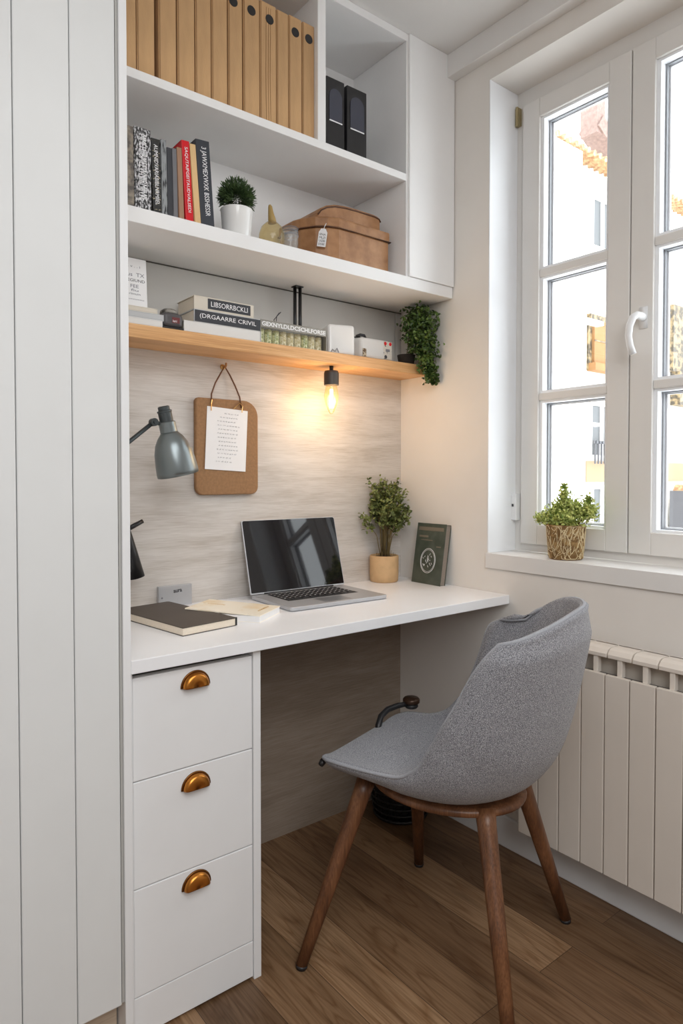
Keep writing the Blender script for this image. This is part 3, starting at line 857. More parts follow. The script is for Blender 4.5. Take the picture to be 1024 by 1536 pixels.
def trailing_plant():
    r_ = empty('trailing_plant', (-.055, -.095, SZ1))
    tag(r_, 'dark green trailing plant spilling over the oak shelf end by the wall', 'plant')
    obj('pot', MB().lathe([(.0, 0), (.024, 0), (.030, .035), (.027, .035), (.0, .03)], 24), 'soil', r_, smooth=True)
    fo = MB(); stm = MB()
    def cloud(c, s, n):
        for k in range(n):
            p = Vector(c) + Vector((random.gauss(0, s[0]), random.gauss(0, s[1]), random.gauss(0, s[2])))
            p.x = min(p.x, .047)
            d = Vector((random.gauss(0, 1), random.gauss(-.3, 1), random.gauss(-.1, .8)))
            if p.x + d.normalized().x * .012 > .05: d.x = -abs(d.x)
            if p.z < .035 and p.y > -.062: p.y = -.064 - random.uniform(0, .02)
            fo.leaf(p, d, (random.gauss(0, 1), random.gauss(0, 1), .6), random.uniform(.010, .017), random.uniform(.008, .012), .25)
    cloud((.006, -.045, .150), (.018, .026, .018), 420)
    cloud((.008, -.055, .108), (.020, .030, .024), 620)
    cloud((.008, -.062, .062), (.018, .024, .026), 520)
    cloud((.012, -.075, .015), (.014, .014, .022), 300)
    cloud((.024, -.085, -.025), (.011, .010, .020), 200)
    cloud((.034, -.092, -.050), (.006, .008, .010), 80)
    for p in ((.02, -.04, .17), (.03, -.03, .12), (-.015, -.03, .12), (.02, -.066, -.03), (.036, -.068, -.055)):
        stm.tube([(0, 0, .03), (p[0] * .5, p[1] * .6, .07 if p[2] > 0 else .05), (p[0], p[1], p[2])], .0013, 5)
    obj('stems', stm, 'stem', r_, merge=False); obj('foliage', fo, 'leafdk', r_, merge=False)
trailing_plant()

def dried_sprig():
    r_ = empty('hanging_sprig', (-1.010, -.016, 1.245))
    tag(r_, 'small olive green sprig hanging on the wall at the wardrobe edge', 'plant')
    stm = MB(); fo = MB()
    for i in range(6):
        tip = Vector((random.uniform(-.02, .045), -.02 + random.uniform(-.02, 0), random.uniform(-.01, .03)))
        top = Vector((-.01, 0, .10)); stm.tube([top, top.lerp(tip, .5) + Vector((.006, -.005, 0)), tip], .001, 5)
        for k in range(30):
            p = top.lerp(tip, random.uniform(.1, 1)) + Vector((random.gauss(0, .005), -abs(random.gauss(0, .004)), random.gauss(0, .005)))
            fo.leaf(p, (random.gauss(0, 1), -abs(random.gauss(0, .5)), random.gauss(-.3, 1)), (0, -1, .3), random.uniform(.008, .014), .004, .2)
    obj('stems', stm, 'stem', r_, merge=False); obj('foliage', fo, 'leafolive', r_, merge=False)
dried_sprig()

# ------------------------------------------------------------------ bottle, glass, leather case
r_ = empty('glass_bottle', (-.6235, -.172, 1.6856))
tag(r_, 'round amber glass bottle with a tilted pointed neck beside the white pot', 'bottle')
obj('body', MB().lathe([(.0, 0), (.020, .0), (.030, .014), (.0345, .036), (.034, .050), (.028, .068), (.016, .080), (.009, .084), (.0, .085)], 32), 'amber', r_, smooth=True)
obj('neck', MB().tube([(0.002, 0, .080), (.000, 0, .092), (-.003, 0, .106), (-.005, 0, .122), (-.0065, 0, .127)], [.0115, .010, .0075, .0055, .003], 16), plain('amber_neck', srgb(170, 142, 84), .3), r_, smooth=True)
r_ = empty('drinking_glass', (-.5660, -.172, 1.6856))
tag(r_, 'small clear patterned glass jar between amber bottle and leather case', 'jar')
obj('jar_body', MB().lathe([(.0, 0), (.020, 0), (.0225, .004), (.0235, .060), (.021, .072), (.0215, .078), (.0195, .078), (.0195, .070), (.021, .058), (.019, .006), (.0, .006)], 28), 'clear', r_, smooth=True)
for z in (.058, .067, .076):
    obj('wire_ring', MB().tube([(.0235 * cos(2 * pi * i / 24) * (1 - .06 * (z > .06)), .0235 * sin(2 * pi * i / 24), z + .002 * sin(6 * i)) for i in range(24)], .0009, 5, closed=True), 'inkgrey', r_)

case = empty('leather_case', (-.36, -.11, 1.6856))
tag(case, 'tan leather box case with domed lid on the cabinet shelf', 'case')
plan = [(.130, -.092), (.130, .075), (-.150, .075), (-.150, .005), (-.142, -.022), (-.118, -.060), (-.092, -.082), (-.060, -.092)]
pl2 = [(x * 1.02, y * 1.03) for x, y in plan]
obj('body', MB().prism(plan, 0, .106), 'leather', case, bevel=.006, bseg=3)
lid = obj('lid', MB().prism(pl2, .104, .134), 'leather', case, bevel=.006, bseg=3)
obj('lid_seam', MB().tube([(x * 1.005, y * 1.005, .1045) for x, y in [(a, b) for a, b in pl2]], .0022, 8, closed=True), 'leather_dk', lid, smooth=True)
prof = [(-.112, .1335), (-.110, .148), (-.098, .163), (-.078, .175), (-.050, .184), (-.015, .189), (.030, .191), (.100, .191), (.118, .188), (.124, .180), (.124, .1335)]
XZc = Matrix(((1, 0, 0, 0), (0, 0, 1, 0), (0, 1, 0, 0), (0, 0, 0, 1)))
obj('domed_top', MB().prism(prof, -.060, .060, XZc), 'leather', lid, bevel=.005, bseg=3)
obj('top_trim', MB().tube([(x * 1.002, -.0605, z_ - .007) for x, z_ in prof[1:-1]], .0022, 8), 'leather_dk', lid, smooth=True)
tg = T(-.112, -.0735, .080) @ RZ(-52) @ RY(8)
tagp = empty('price_tag', (case.location.x - .1135, case.location.y - .0800, 1.6856 + .045), rot=(0, radians(8), radians(-40)))
tag(tagp, 'white paper tag hanging on the leather case corner', 'tag')
obj('card', MB().prism([(-.012, 0), (.012, 0), (.012, .040), (.006, .050), (-.006, .050), (-.012, .040)], -.0004, .0004, Matrix(((1, 0, 0, 0), (0, 0, 1, 0), (0, 1, 0, 0), (0, 0, 0, 1)))), 'paper', tagp)
obj('string', MB().tube([(0, -.001, .045), (.002, -.001, .056), (.005, .002, .066)], .0009, 5), 'paper', tagp)
for k in range(4):
    text_obj('tag_print', ['IINA', 'MLZI', 'UIZBI', 'DSIBE'][k], .017, .006, 'ink', tagp, T(0, -.0006, .034 - .009 * k) @ RX(90), .0002)

# ------------------------------------------------------------------ things on the oak shelf
z = SZ1
def flat_book(name, x0, x1, y0, y1, z0, z1, mat, label, cat='book', group=None, pages=True, text=None, tm='paper', band=None):
    r_ = empty(name, ((x0 + x1) / 2, (y0 + y1) / 2, z0)); hx = (x1 - x0) / 2; hy = (y1 - y0) / 2; h = z1 - z0
    r_['label'] = label; r_['category'] = cat
    if group: r_['group'] = group
    if pages:
        cv = MB(); cv.box(-hx, hx, -hy, hy, 0, .0022); cv.box(-hx, hx, -hy, hy, h - .0022, h); cv.box(-hx, hx, -hy, -hy + .003, .0022, h - .0022)
        obj('cover', cv, mat, r_, merge=False, bevel=.0006)
        obj('pages', MB().box(-hx + .003, hx - .003, -hy + .0031, hy - .003, .0023, h - .0023), 'pages', r_)
    else:
        obj('cover', MB().box(-hx, hx, -hy, hy, 0, h), mat, r_, bevel=.001)
    if band:
        a, b, c, d = band
        obj('spine_label', MB().box(-hx + a * 2 * hx, -hx + b * 2 * hx, -hy - .0009, -hy, c * h, d * h), 'charcoal', r_)
        cxx = -hx + (a + b) * hx; ww = (b - a) * 2 * hx * .86; hh = (d - c) * h * .5; czz = (c + d) / 2 * h
        if text: text_obj('title_lettering', text, ww, hh, tm, r_, T(cxx, -hy - .0010, czz) @ RX(90), .0003)
    elif text:
        text_obj('title_lettering', text, hx * 1.15, h * .35, tm, r_, T(0, -hy - .0003, h * .5) @ RX(90), .0003)
    return r_
M['offwhite'] = plain('off_white_card', (.74, .73, .71), .7)
M['palegrey'] = plain('pale_grey_card', (.52, .53, .54), .7)
M['creamy'] = plain('cream_card', srgb(214, 206, 192), .7)
GB = 'books lying on the oak shelf'
flat_book('book', -1.11, -.9155, -.136, -.02, z, z + .0165, 'offwhite', 'white book lowest of the pile next to the wardrobe', 'book', GB)
flat_book('book', -1.11, -.9115, -.134, -.02, z + .0167, z + .032, 'palegrey', 'pale grey book in the middle of the pile next to the wardrobe', 'book', GB)
flat_book('book', -1.11, -.9260, -.130, -.025, z + .0322, z + .045, 'creamy', 'cream book on top of the pile next to the wardrobe', 'book', GB)
cd = empty('printed_card', (-.985, -.118, z + .0455), rot=(radians(-4), 0, 0))
tag(cd, 'white printed card standing upright on the pile of books', 'card')
obj('sheet', MB().box(-.045, .0385, -.0006, .0006, 0, .118), 'paper', cd)
for (zz, tx, ww, hh, mm) in ((.098, '. v . . i', .030, .005, 'inkgrey'), (.078, 'dus  TX', .050, .009, 'inkgrey'), (.064, 'BIEGIUND', .052, .007, 'ink'), (.050, 'FEE', .020, .008, 'inkgrey'), (.040, 'fiu', .018, .006, 'inkgrey'), (.031, 'rimuin', .028, .005, 'inkgrey'), (.018, 'mumnuminu', .045, .003, 'inkgrey')):
    text_obj('card_print', tx, ww, hh, mm, cd, T(.008, -.0007, zz) @ RX(90), .0002)
# small grey clock radio and black folder behind it
r_ = empty('clock_radio', (-.8850, -.108, z))
tag(r_, 'small rounded dark grey clock radio with pale lit display beside the book pile', 'clock')
obj('base', MB().box(-.030, .026, -.028, .028, 0, .006), 'black', r_, bevel=.002)
o = obj('housing', MB().box(-.030, .026, -.028, .028, .006, .042), plain('gunmetal', srgb(84, 82, 84), .35), r_, bevel=.012, bseg=4)
obj('top_cap', MB().lathe([(.0, 0), (.022, 0), (.021, .007), (.014, .012), (.0, .013)], 24, T(-.002, 0, .042)), worn('cap', srgb(150, 146, 138), srgb(80, 78, 74), 60), r_, smooth=True)
obj('display', MB().box(-.006, .014, -.0288, -.0275, .016, .030), plain('dark_red', srgb(110, 50, 52), .3), r_)
text_obj('digits', 'iuni', .011, .006, 'lettering', r_, T(.001, -.029, .021) @ RX(90), .0002)
r_ = empty('folder', (-.888, -.036, z))
tag(r_, 'small black folder standing tilted behind the clock radio', 'folder')
obj('cover', MB().prism([(-.055, .012), (.010, .045), (.030, .062), (.030, .0), (-.055, .0)], -.008, .008, Matrix(((1, 0, 0, 0), (0, 0, 1, 0), (0, 1, 0, 0), (0, 0, 0, 1)))), 'black', r_, bevel=.001)
# book stack with lettered spines
flat_book('book', -.8585, -.6335, -.134, -.018, z, z + .0285, 'offwhite', 'thick white book lowest of the pile left of the jars', 'book', GB)
flat_book('book', -.8310, -.6350, -.134, -.030, z + .0288, z + .0610, 'palegrey', 'grey book with long dark lettered label, middle of its pile', 'book', GB, text='(DRGAARRE CRIVIL', band=(.01, .99, .04, .94))
flat_book('book', -.8300, -.6560, -.132, -.030, z + .0613, z + .0960, 'creamy', 'pale book with short dark lettered label, topmost of its pile', 'book', GB, text='LIBSORRBCKLI', band=(.22, .94, .15, .90))
# jar rack
rk = empty('jar_rack', (-.525, -.110, z))
tag(rk, 'long metal rack with lettered band holding the row of small jars', 'rack')
f_ = MB()
f_.box(-.112, .112, -.0235, .0235, 0, .0018); f_.box(-.112, .112, -.0245, -.0233, .0435, .0610); f_.box(-.112, .112, .0233, .0245, .0435, .0610)
f_.box(-.1125, -.111, -.0245, .0245, .0, .0610); f_.box(.111, .1125, -.0245, .0245, .0, .0610)
f_.tube([(-.112, -.0245, .0615), (.112, -.0245, .0615)], .0012, 6); f_.tube([(-.112, -.0245, .0432), (.112, -.0245, .0432)], .0012, 6)
obj('frame', f_, plain('tarnished_metal', srgb(150, 148, 142), .4, metal=.6), rk, merge=False)
text_obj('band_lettering', 'GEXNYLDLDCSCHLFORSE', .214, .012, 'paper', rk, T(0, -.0247, .0523) @ RX(90), .0004, bold=True)
M['herb0'] = worn('green_herbs', srgb(148, 156, 70), srgb(232, 226, 168), 160, .42, .58)
M['herb1'] = worn('pale_grains', srgb(196, 176, 110), srgb(244, 232, 192), 160, .42, .58)
names = ['first jar from the left', 'second jar from the left', 'third jar from the left', 'fourth jar from the left', 'middle jar', 'fourth jar from the right', 'third jar from the right', 'second jar from the right', 'rightmost jar']
for i in range(9):
    r_ = empty('spice_jar', (-.525 - .098 + .0245 * i, -.110, z + .0019))
    tag(r_, '%s in the metal rack, %s' % (names[i], 'filled with green herbs' if i < 3 or i == 6 else 'filled with pale yellow grains'), 'jar', 'small jars in the rack on the oak shelf')
    obj('glass', MB().lathe([(.0, 0), (.0112, 0), (.0116, .003), (.0116, .046), (.009, .050), (.0, .050)], 16), 'clear', r_, smooth=True)
    obj('contents', MB().lathe([(.0, .001), (.0105, .001), (.0108, .004), (.0108, .040), (.0, .041)], 16), 'herb0' if (i < 3 or i == 6) else 'herb1', r_, smooth=True)
r_ = empty('wire_bow', (-.575, -.110, z + .054))
tag(r_, 'small twisted black wire bow sticking up from the jar rack', 'decoration')
obj('wire', MB().tube([(0, 0, 0), (.004, 0, .012), (-.004, 0, .018), (.010, 0, .034), (.020, 0, .044)], .0012, 6).tube([(.004, 0, .012), (.004, -.004, .030), (.012, -.004, .040)], .0010, 6).tube([(-.008, 0, .010), (.006, -.003, .012), (.022, 0, .009)], .002, 6), 'ink', r_, merge=False)
# white canister
r_ = empty('canister', (-.338, -.090, z), radians(-17))
tag(r_, 'glossy white rounded square canister on the oak shelf above the bulb', 'canister')
obj('body', MB().box(-.043, .043, -.036, .036, 0, .090), 'ceram', r_, bevel=.009, bseg=4)
obj('dark_ornament', MB().tube([(-.036, -.0365, .004), (-.030, -.038, .014), (-.022, -.037, .008), (-.016, -.038, .018), (-.010, -.037, .006)], .0014, 6), 'inkgrey', r_)
# pale tin with printed card
r_ = empty('tin_box', (-.205, -.088, z))
tag(r_, 'low pale tin box with red-cornered card, beside the trailing plant', 'box')
obj('body', MB().box(-.066, .062, -.034, .034, 0, .066), 'offwhite', r_, bevel=.012, bseg=4)
obj('printed_front', MB().box(.026, .060, -.0352, -.0335, .006, .062), worn('speckled_print', srgb(216, 210, 200), srgb(80, 76, 74), 90, .58, .64), r_, bevel=.0005)
for cx in (.032, .053): obj('red_corner', MB().lathe([(.0, 0), (.0058, 0), (.005, .001), (.0, .001)], 16, T(cx, -.0352, .055) @ RX(90)), 'red', r_)
obj('dark_dot', MB().lathe([(.0, 0), (.006, 0), (.005, .001), (.0, .001)], 16, T(.034, -.0352, .013) @ RX(90)), 'ink', r_)
obj('dark_dot', MB().box(.034, .050, -.0365, -.0352, .030, .038), 'inkgrey', r_)
obj('side_print', MB().box(-.060, -.046, -.0352, -.0335, .006, .030), worn('amber_print', srgb(190, 176, 150), srgb(96, 70, 40), 120, .45, .55), r_)
r_ = empty('sunglasses', (-.250, -.086, z + .0665))
tag(r_, 'small folded black sunglasses lying on the pale tin box', 'sunglasses')
obj('frame', MB().tube([(-.020, -.010, .004), (-.006, -.014, .009), (.012, -.010, .010), (.024, -.004, .005)], [.003, .0045, .0045, .003], 8).tube([(-.018, .004, .003), (.004, .002, .006), (.022, .004, .003)], .0022, 6), 'black', r_, smooth=True, merge=False)

# ------------------------------------------------------------------ hanging bulb
r_ = empty('pendant_bulb', (-.3690, -.100, 1.278))
tag(r_, 'bare glowing filament bulb in a black socket hanging under the oak shelf', 'lamp')
obj('socket', MB().lathe([(.0215, .086), (.0225, .088), (.0225, .122), (.020, .129), (.008, .131), (.0, .131)], 28, None, False), plain('dark_socket', (.035, .033, .032), .45), r_, smooth=False)
obj('ceiling_hook', MB().tube([(0, 0, .129), (0, 0, .1432)], .006, 12), 'black', r_, smooth=True)
bprof = [(.0, 0), (.004, .001), (.009, .008), (.0165, .026), (.0215, .044), (.0222, .056), (.0195, .072), (.0165, .086)]
g = MB().lathe(bprof, 28); o = obj('glass_bulb', g, 'bulbglass', r_, smooth=True)
fm = MB()
for k in range(6):
    a = 2 * pi * k / 6
    fm.tube([(.0035 * cos(a), .0035 * sin(a), .074), (.0050 * cos(a + .3), .0050 * sin(a + .3), .018)], .0010, 6)
obj('filament', fm, 'filament', r_)
obj('glass_stem', MB().lathe([(.005, .086), (.004, .070), (.0, .066)], 12), 'clear', r_, smooth=True)

# ------------------------------------------------------------------ cork board with note
BY = -.030
r_ = empty('cork_board', (-.680, BY, 1.04))
tag(r_, 'brown rounded cork board hanging by a leather cord on the wall', 'board')
def rrect(x0, x1, z0, z1, rads, n=8):
    out = []
    for (cx, cz, a0, r) in ((x1, z1, 0, rads[0]), (x0, z1, 90, rads[1]), (x0, z0, 180, rads[2]), (x1, z0, 270, rads[3])):
        sx = -1 if cx == x1 else 1; sz = -1 if cz == z1 else 1
        for k in range(n + 1):
            a = radians(a0 + 90 * k / n); out.append((cx + sx * r + r * cos(a), cz + sz * r + r * sin(a)))
    return out
XZ = Matrix(((1, 0, 0, 0), (0, 0, 1, 0), (0, 1, 0, 0), (0, 0, 0, 1)))
obj('panel', MB().prism(rrect(-.097, .0985, 0, .2665, (.045, .012, .022, .022)), 0, .016, XZ), 'cork', r_, bevel=.004, bseg=3)
top = Vector((-.006, .006, .3585))
cordm = MB().tube([(-.052, -.002, .248), (-.050, .0, .278), (-.036, .004, .310), (-.018, .007, .338), top, (.012, .007, .334), (.026, .004, .306), (.038, .0, .275), (.042, -.002, .245)], .0022, 8)
obj('hanging_cord', cordm, 'cord', r_, smooth=True)
obj('clip_wire', MB().tube([(-.052, -.003, .232), (-.053, -.004, .250), (-.050, -.003, .262)], .0014, 6).tube([(.043, -.004, .232), (.045, -.004, .250), (.036, -.004, .258), (.024, -.004, .248), (.016, -.004, .240)], .0014, 6), 'wire', r_, merge=False)
r2 = empty('wall_hook', (-.686, -.0125, 1.398))
tag(r2, 'small brass wall hook holding the cork board cord', 'hook')
obj('rose', MB().lathe([(.0, 0), (.008, 0), (.007, .003), (.0, .004)], 16, RX(90)), 'wire', r2, smooth=True)
obj('peg', MB().tube([(0, -.002, 0), (0, -.016, -.003), (0, -.020, .003), (0, -.020, .009)], .003, 10), plain('oak_peg', srgb(168, 120, 72), .5), r2, smooth=True)
nt_ = empty('handwritten_note', (-.6895, BY - .003, 1.108), rot=(radians(-1.0), radians(3.2), 0))
tag(nt_, 'white sheet of handwriting clipped to the cork board', 'paper')
obj('sheet', MB().box(-.0635, .0635, -.0006, 0, 0, .173), 'paper', nt_)
sc = MB(); random.seed(11)
for k in range(13):
    zz = .158 - .0112 * k; xa = -.028 + random.uniform(-.004, .004); xb = .040 - random.uniform(0, .014) - (.02 if k > 10 else 0)
    if k == 0: xa += .018
    x = xa
    while x < xb:
        w_ = random.uniform(.004, .009); pts = []
        for q in range(6): pts.append((x + w_ * q / 6, -.0010, zz + (.0016 if q % 2 else -.0016) * random.uniform(.4, 1.3)))
        sc.tube(pts, .00028, 3, cap=False); x += w_ + .0022
obj('handwriting', sc, 'inkgrey', nt_, merge=False)

# ------------------------------------------------------------------ wall lamp
LY = -.16
r_ = empty('wall_lamp', (-1.127, LY, 1.07))
tag(r_, 'grey metal bell-shaded reading lamp on a jointed arm', 'lamp')
top = Vector((-.9255, LY, 1.2610)); mou = Vector((-.8875, LY, 1.0935))
axis = (mou - top).normalized()
q = Vector((0, 0, -1)).rotation_difference(axis).to_matrix().to_4x4()
mt = Matrix.Translation(top) @ q      # local -z runs down the shade
shp = [(.0465, -.171), (.0500, -.170), (.0505, -.160), (.0485, -.135), (.0455, -.112), (.0395, -.092), (.0310, -.077), (.0230, -.068), (.0205, -.064)]
sm = MB(); seg = 40; rows = [[mt @ Vector((r * cos(2 * pi * i / seg), r * sin(2 * pi * i / seg), zz)) for i in range(seg + 1)] for r, zz in shp]
sm.grid(rows); sh_ = obj('lamp_shade', sm, 'lampgrey', r_, world=True, smooth=True)
sd = sh_.modifiers.new('thick', 'SOLIDIFY'); sd.thickness = .0016; sd.offset = -1
obj('shade_collar', MB().lathe([(.0, -.068), (.0205, -.068), (.0205, -.040), (.0185, -.038), (.0, -.038)], 28, mt), 'lampgrey', r_, world=True)
obj('socket_cap', MB().lathe([(.0, -.039), (.0165, -.039), (.0165, -.016), (.0178, -.015), (.0178, -.011), (.0140, -.010), (.0140, -.002), (.011, .0), (.0, .0)], 24, mt), 'lampdark', r_, world=True)
obj('inner_bulb', MB().lathe([(.0, -.148), (.012, -.144), (.018, -.128), (.016, -.108), (.011, -.09), (.0, -.085)], 20, mt), 'ceram', r_, world=True, smooth=True)
j = Vector((-.9500, LY, 1.2210))
obj('joint', MB().lathe([(.0, -.008), (.0095, -.008), (.0095, .008), (.0, .008)], 20, Matrix.Translation(j) @ RX(90)).tube([j, (-.932, LY, 1.218)], .005, 10).tube([(j.x + .0, LY - .012, j.z), (j.x, LY + .012, j.z)], .004, 10), 'lampdark', r_, world=True, merge=False)
obj('arm', MB().tube([j + Vector((-.004, 0, -.003)), Vector((-1.100, LY, 1.0990))], .0052, 12), 'lampdark', r_, world=True, smooth=True)
obj('wall_mount', MB().lathe([(.0, 0), (.026, 0), (.026, .010), (.012, .014), (.008, .030), (.0, .030)], 24, T(PX, LY, 1.095) @ RY(90)), 'lampdark', r_, world=True, smooth=False)

# black spot fitting lower down
r_ = empty('spot_fitting', (-.985, -.075, .84))
tag(r_, 'matt black tapered spot lamp with small lever just left of the notebook', 'lamp')
ax0 = Vector((-.9945, -.085, .965)); ax1 = Vector((-.9660, -.085, .8410))
obj('housing', MB().tube([ax0, ax0.lerp(ax1, .06), ax0.lerp(ax1, .5), ax1], [.009, .0125, .0165, .0205], 24), 'blackm', r_, world=True, smooth=True)
obj('lever', MB().tube([(-.990, -.085, .960), (-.972, -.085, .969), (-.9490, -.085, .9800)], [.0055, .0062, .0052], 12), 'blackm', r_, world=True, smooth=True)
obj('wall_arm', MB().tube([(-.9945, -.085, .930), (-1.06, -.080, .925), (PX, -.080, .925)], .0075, 12), 'blackm', r_, world=True, smooth=True)

# ------------------------------------------------------------------ things on the desk
r_ = empty('notebook', (-.9170, -.2010, DZ), radians(8.3))
tag(r_, 'large closed notebook with dark brown cover and cream page edges', 'notebook')
hx, hy = .0735, .146
cv = MB(); cv.box(-hx, hx, -hy, hy, 0, .0018)
rr = rrect(-hx, hx, -hy, hy, (.008, .002, .002, .008))
cv = MB().prism(rr, 0, .0018); cv.prism(rr, .0172, .0190)
obj('cover', cv, 'nbcover', r_, merge=False, bevel=.0004)
obj('pages', MB().prism([(x * .985, y * .992) for x, y in rr], .0018, .0172), 'pages', r_)
obj('elastic_band', MB().box(hx - .004, hx + .0010, -hy + .002, -hy + .0032 + .003, -.0 + .0005, .0192), 'black', r_)

p = [Vector((-.768, -.330)), Vector((-.663, -.264)), Vector((-.762, -.092)), Vector((-.872, -.160))]
cx = sum((a.x for a in p)) / 4; cy = sum((a.y for a in p)) / 4
r_ = empty('paperback', (-.7730, -.2255, DZ), radians(-55.5 + 90))
tag(r_, 'cream paperback with gold-printed cover, its tip on the dark notebook', 'book')
hx, hy = .0625, .100
# block keeps clear of the notebook; the cover reaches over it
blk = [(-hx, -hy), (hx, -hy), (hx, hy * .80), (-hx, -hy * .02)]
obj('pages', MB().prism([(x * .985, y * .985) for x, y in blk], .0005, .0150), 'paper', r_)
obj('lower_cover', MB().prism(blk, 0, .0006), 'creamcover', r_)
cvm = MB(); z0 = .0152
cvm._add([(-hx, -hy, z0), (hx, -hy, z0), (hx, hy, z0 + .0055), (-hx, hy, z0 + .0055), (-hx, -hy, z0 + .002), (hx, -hy, z0 + .002), (hx, hy, z0 + .0085), (-hx, hy, z0 + .0085)], [(0, 3, 2, 1), (4, 5, 6, 7), (0, 1, 5, 4), (1, 2, 6, 5), (2, 3, 7, 6), (3, 0, 4, 7)])
obj('upper_cover', cvm, 'creamcover', r_)
for k, (yy, t_) in enumerate(((.06, 'iuminuii n'), (-.075, 'muiiu'))):
    text_obj('cover_print', t_, .06, .007, 'gold', r_, T(.012, yy, z0 + .0048 + yy * .028 + .0008) @ RX(1.6) @ RZ(90 if k == 0 else 0), .0002)

r_ = empty('metal_card_box', (-.8365, -.0205, DZ))
tag(r_, 'small brushed silver metal box with black mark standing against the wall', 'box')
obj('case', MB().box(-.0470, .0470, -.006, .006, 0, .055), 'alu', r_, bevel=.0008)
text_obj('logo_mark', 'aura', .024, .008, 'ink', r_, T(.006, -.0062, .040) @ RX(90) @ RZ(4), .0003, bold=True)
obj('screw', MB().lathe([(.0, 0), (.0025, 0), (.002, .001), (.0, .001)], 12, T(-.038, -.006, .025) @ RX(90)), 'inkgrey', r_)

# laptop
lp = empty('laptop', (-.4760, -.1850, DZ), radians(-2.2))
tag(lp, 'open silver laptop with black screen and keyboard in the middle of the desk', 'laptop')
bw, bd_ = .1600, .1085
lb = obj('base', MB().prism(rrect(-bw, bw, -bd_, bd_, (.008, .008, .010, .010)), .0015, .0115), 'alu', lp, bevel=.0015)
for sx in (-.13, .13):
    for sy in (-.09, .09): obj('rubber_foot', MB().lathe([(.0, 0), (.006, 0), (.006, .0018), (.0, .0018)], 12, T(sx, sy, 0)), 'black', lb)
kb = MB(); kb.box(-.1180, .1180, -.026, .090, .0112, .01175)
obj('key_well', kb, 'black', lb)
kk = MB()
for row in range(6):
    y = .083 - .0185 * row; n_ = 14 if row < 5 else 9; wtot = .232; w_ = wtot / n_
    hgt = .0075 if row < 4 else .0075
    for i in range(n_):
        x = -.116 + w_ * (i + .5); kw = w_ * .42
        kk.box(x - kw, x + kw, y - hgt, y + hgt, .0117, .0128)
obj('keyboard', kk, 'keys', lb, merge=False)
leg_ = MB()
for row in range(5):
    for i in range(14):
        x = -.116 + .232 / 14 * (i + .5); y = .083 - .0185 * row
        leg_.box(x - .002, x + .002, y - .0015, y + .0025, .01282, .0130)
obj('key_legends', leg_, 'lettering', lb, merge=False)
obj('trackpad', MB().box(-.045, .045, -.095, -.034, .0112, .01165), plain('trackpad', srgb(158, 160, 164), .3, metal=.7), lb, bevel=.0003)
hin = T(0, bd_ - .003, .0125) @ RX(-15.5)
lidm = MB().prism(rrect(-.1625, .1625, 0, .214, (.007, .007, .003, .003)), -.0030, .0030, hin @ Matrix(((1, 0, 0, 0), (0, 0, 1, 0), (0, 1, 0, 0), (0, 0, 0, 1))))
ld = obj('lid', lidm, 'alu', lp, bevel=.0008)
obj('screen_glass', MB().prism(rrect(-.1605, .1605, .004, .212, (.006, .006, .002, .002)), -.0036, -.0030, hin @ Matrix(((1, 0, 0, 0), (0, 0, 1, 0), (0, 1, 0, 0), (0, 0, 0, 1)))), 'screen', ld)
obj('hinge_bar', MB().tube([(-.120, bd_ - .004, .0125), (.120, bd_ - .004, .0125)], .0035, 12), 'black', ld, smooth=True)

# small framed book leaning on the right wall
r_ = empty('book', (-.052, -.182, DZ), rot=(0, radians(9), 0))
tag(r_, 'dark green book with pale round emblem leaning on the wall by the plant', 'book')
hy, hh, tt = .064, .196, .024
cv = MB(); cv.box(0, .0025, -hy, hy, 0, hh); cv.box(tt - .0025, tt, -hy, hy, 0, hh); cv.box(.0025, tt - .0025, hy - .003, hy, 0, hh)
M['dkgreen'] = worn('dark_green_cover', srgb(66, 74, 64), srgb(84, 90, 80), 20, .4, .6, rough=.35)
obj('cover', cv, 'dkgreen', r_, merge=False, bevel=.0008)
obj('pages', MB().box(.0026, tt - .0026, -hy + .002, hy - .0031, .003, hh - .003), plain('grey_pages', srgb(140, 130, 120), .8, var=.2, vscale=300, stretch=(6, 1, 1)), r_)
YZ = Matrix(((0, 0, -1, 0), (-1, 0, 0, 0), (0, 1, 0, 0), (0, 0, 0, 1)))
em = MB()
for R_, w_ in ((.034, .0009), (.0305, .0006)):
    em.tube([(-.0006, R_ * cos(2 * pi * i / 40) * .95, .075 + R_ * sin(2 * pi * i / 40) * 1.15) for i in range(40)], w_, 5, closed=True)
random.seed(3)
for k in range(26):
    a = random.uniform(0, 2 * pi); r0 = random.uniform(.0, .024); l_ = random.uniform(.004, .012)
    em.tube([(-.0006, r0 * cos(a), .075 + r0 * sin(a)), (-.0006, r0 * cos(a) + random.uniform(-.004, .004), .075 + r0 * sin(a) + l_ * .6)], .0008, 4)
obj('round_emblem', em, 'lettering', r_, merge=False)
ys = MB()
for (a, b, c, d) in ((-.055, .055, .172, .184), (.010, .050, .150, .156), (-.010, .04, .140, .1425), (-.05, -.03, .120, .124)): ys.box(-.0006, 0, a, b, c, d)
obj('cover_print', ys, plain('faded_print', srgb(120, 112, 98), .5), r_, merge=False)

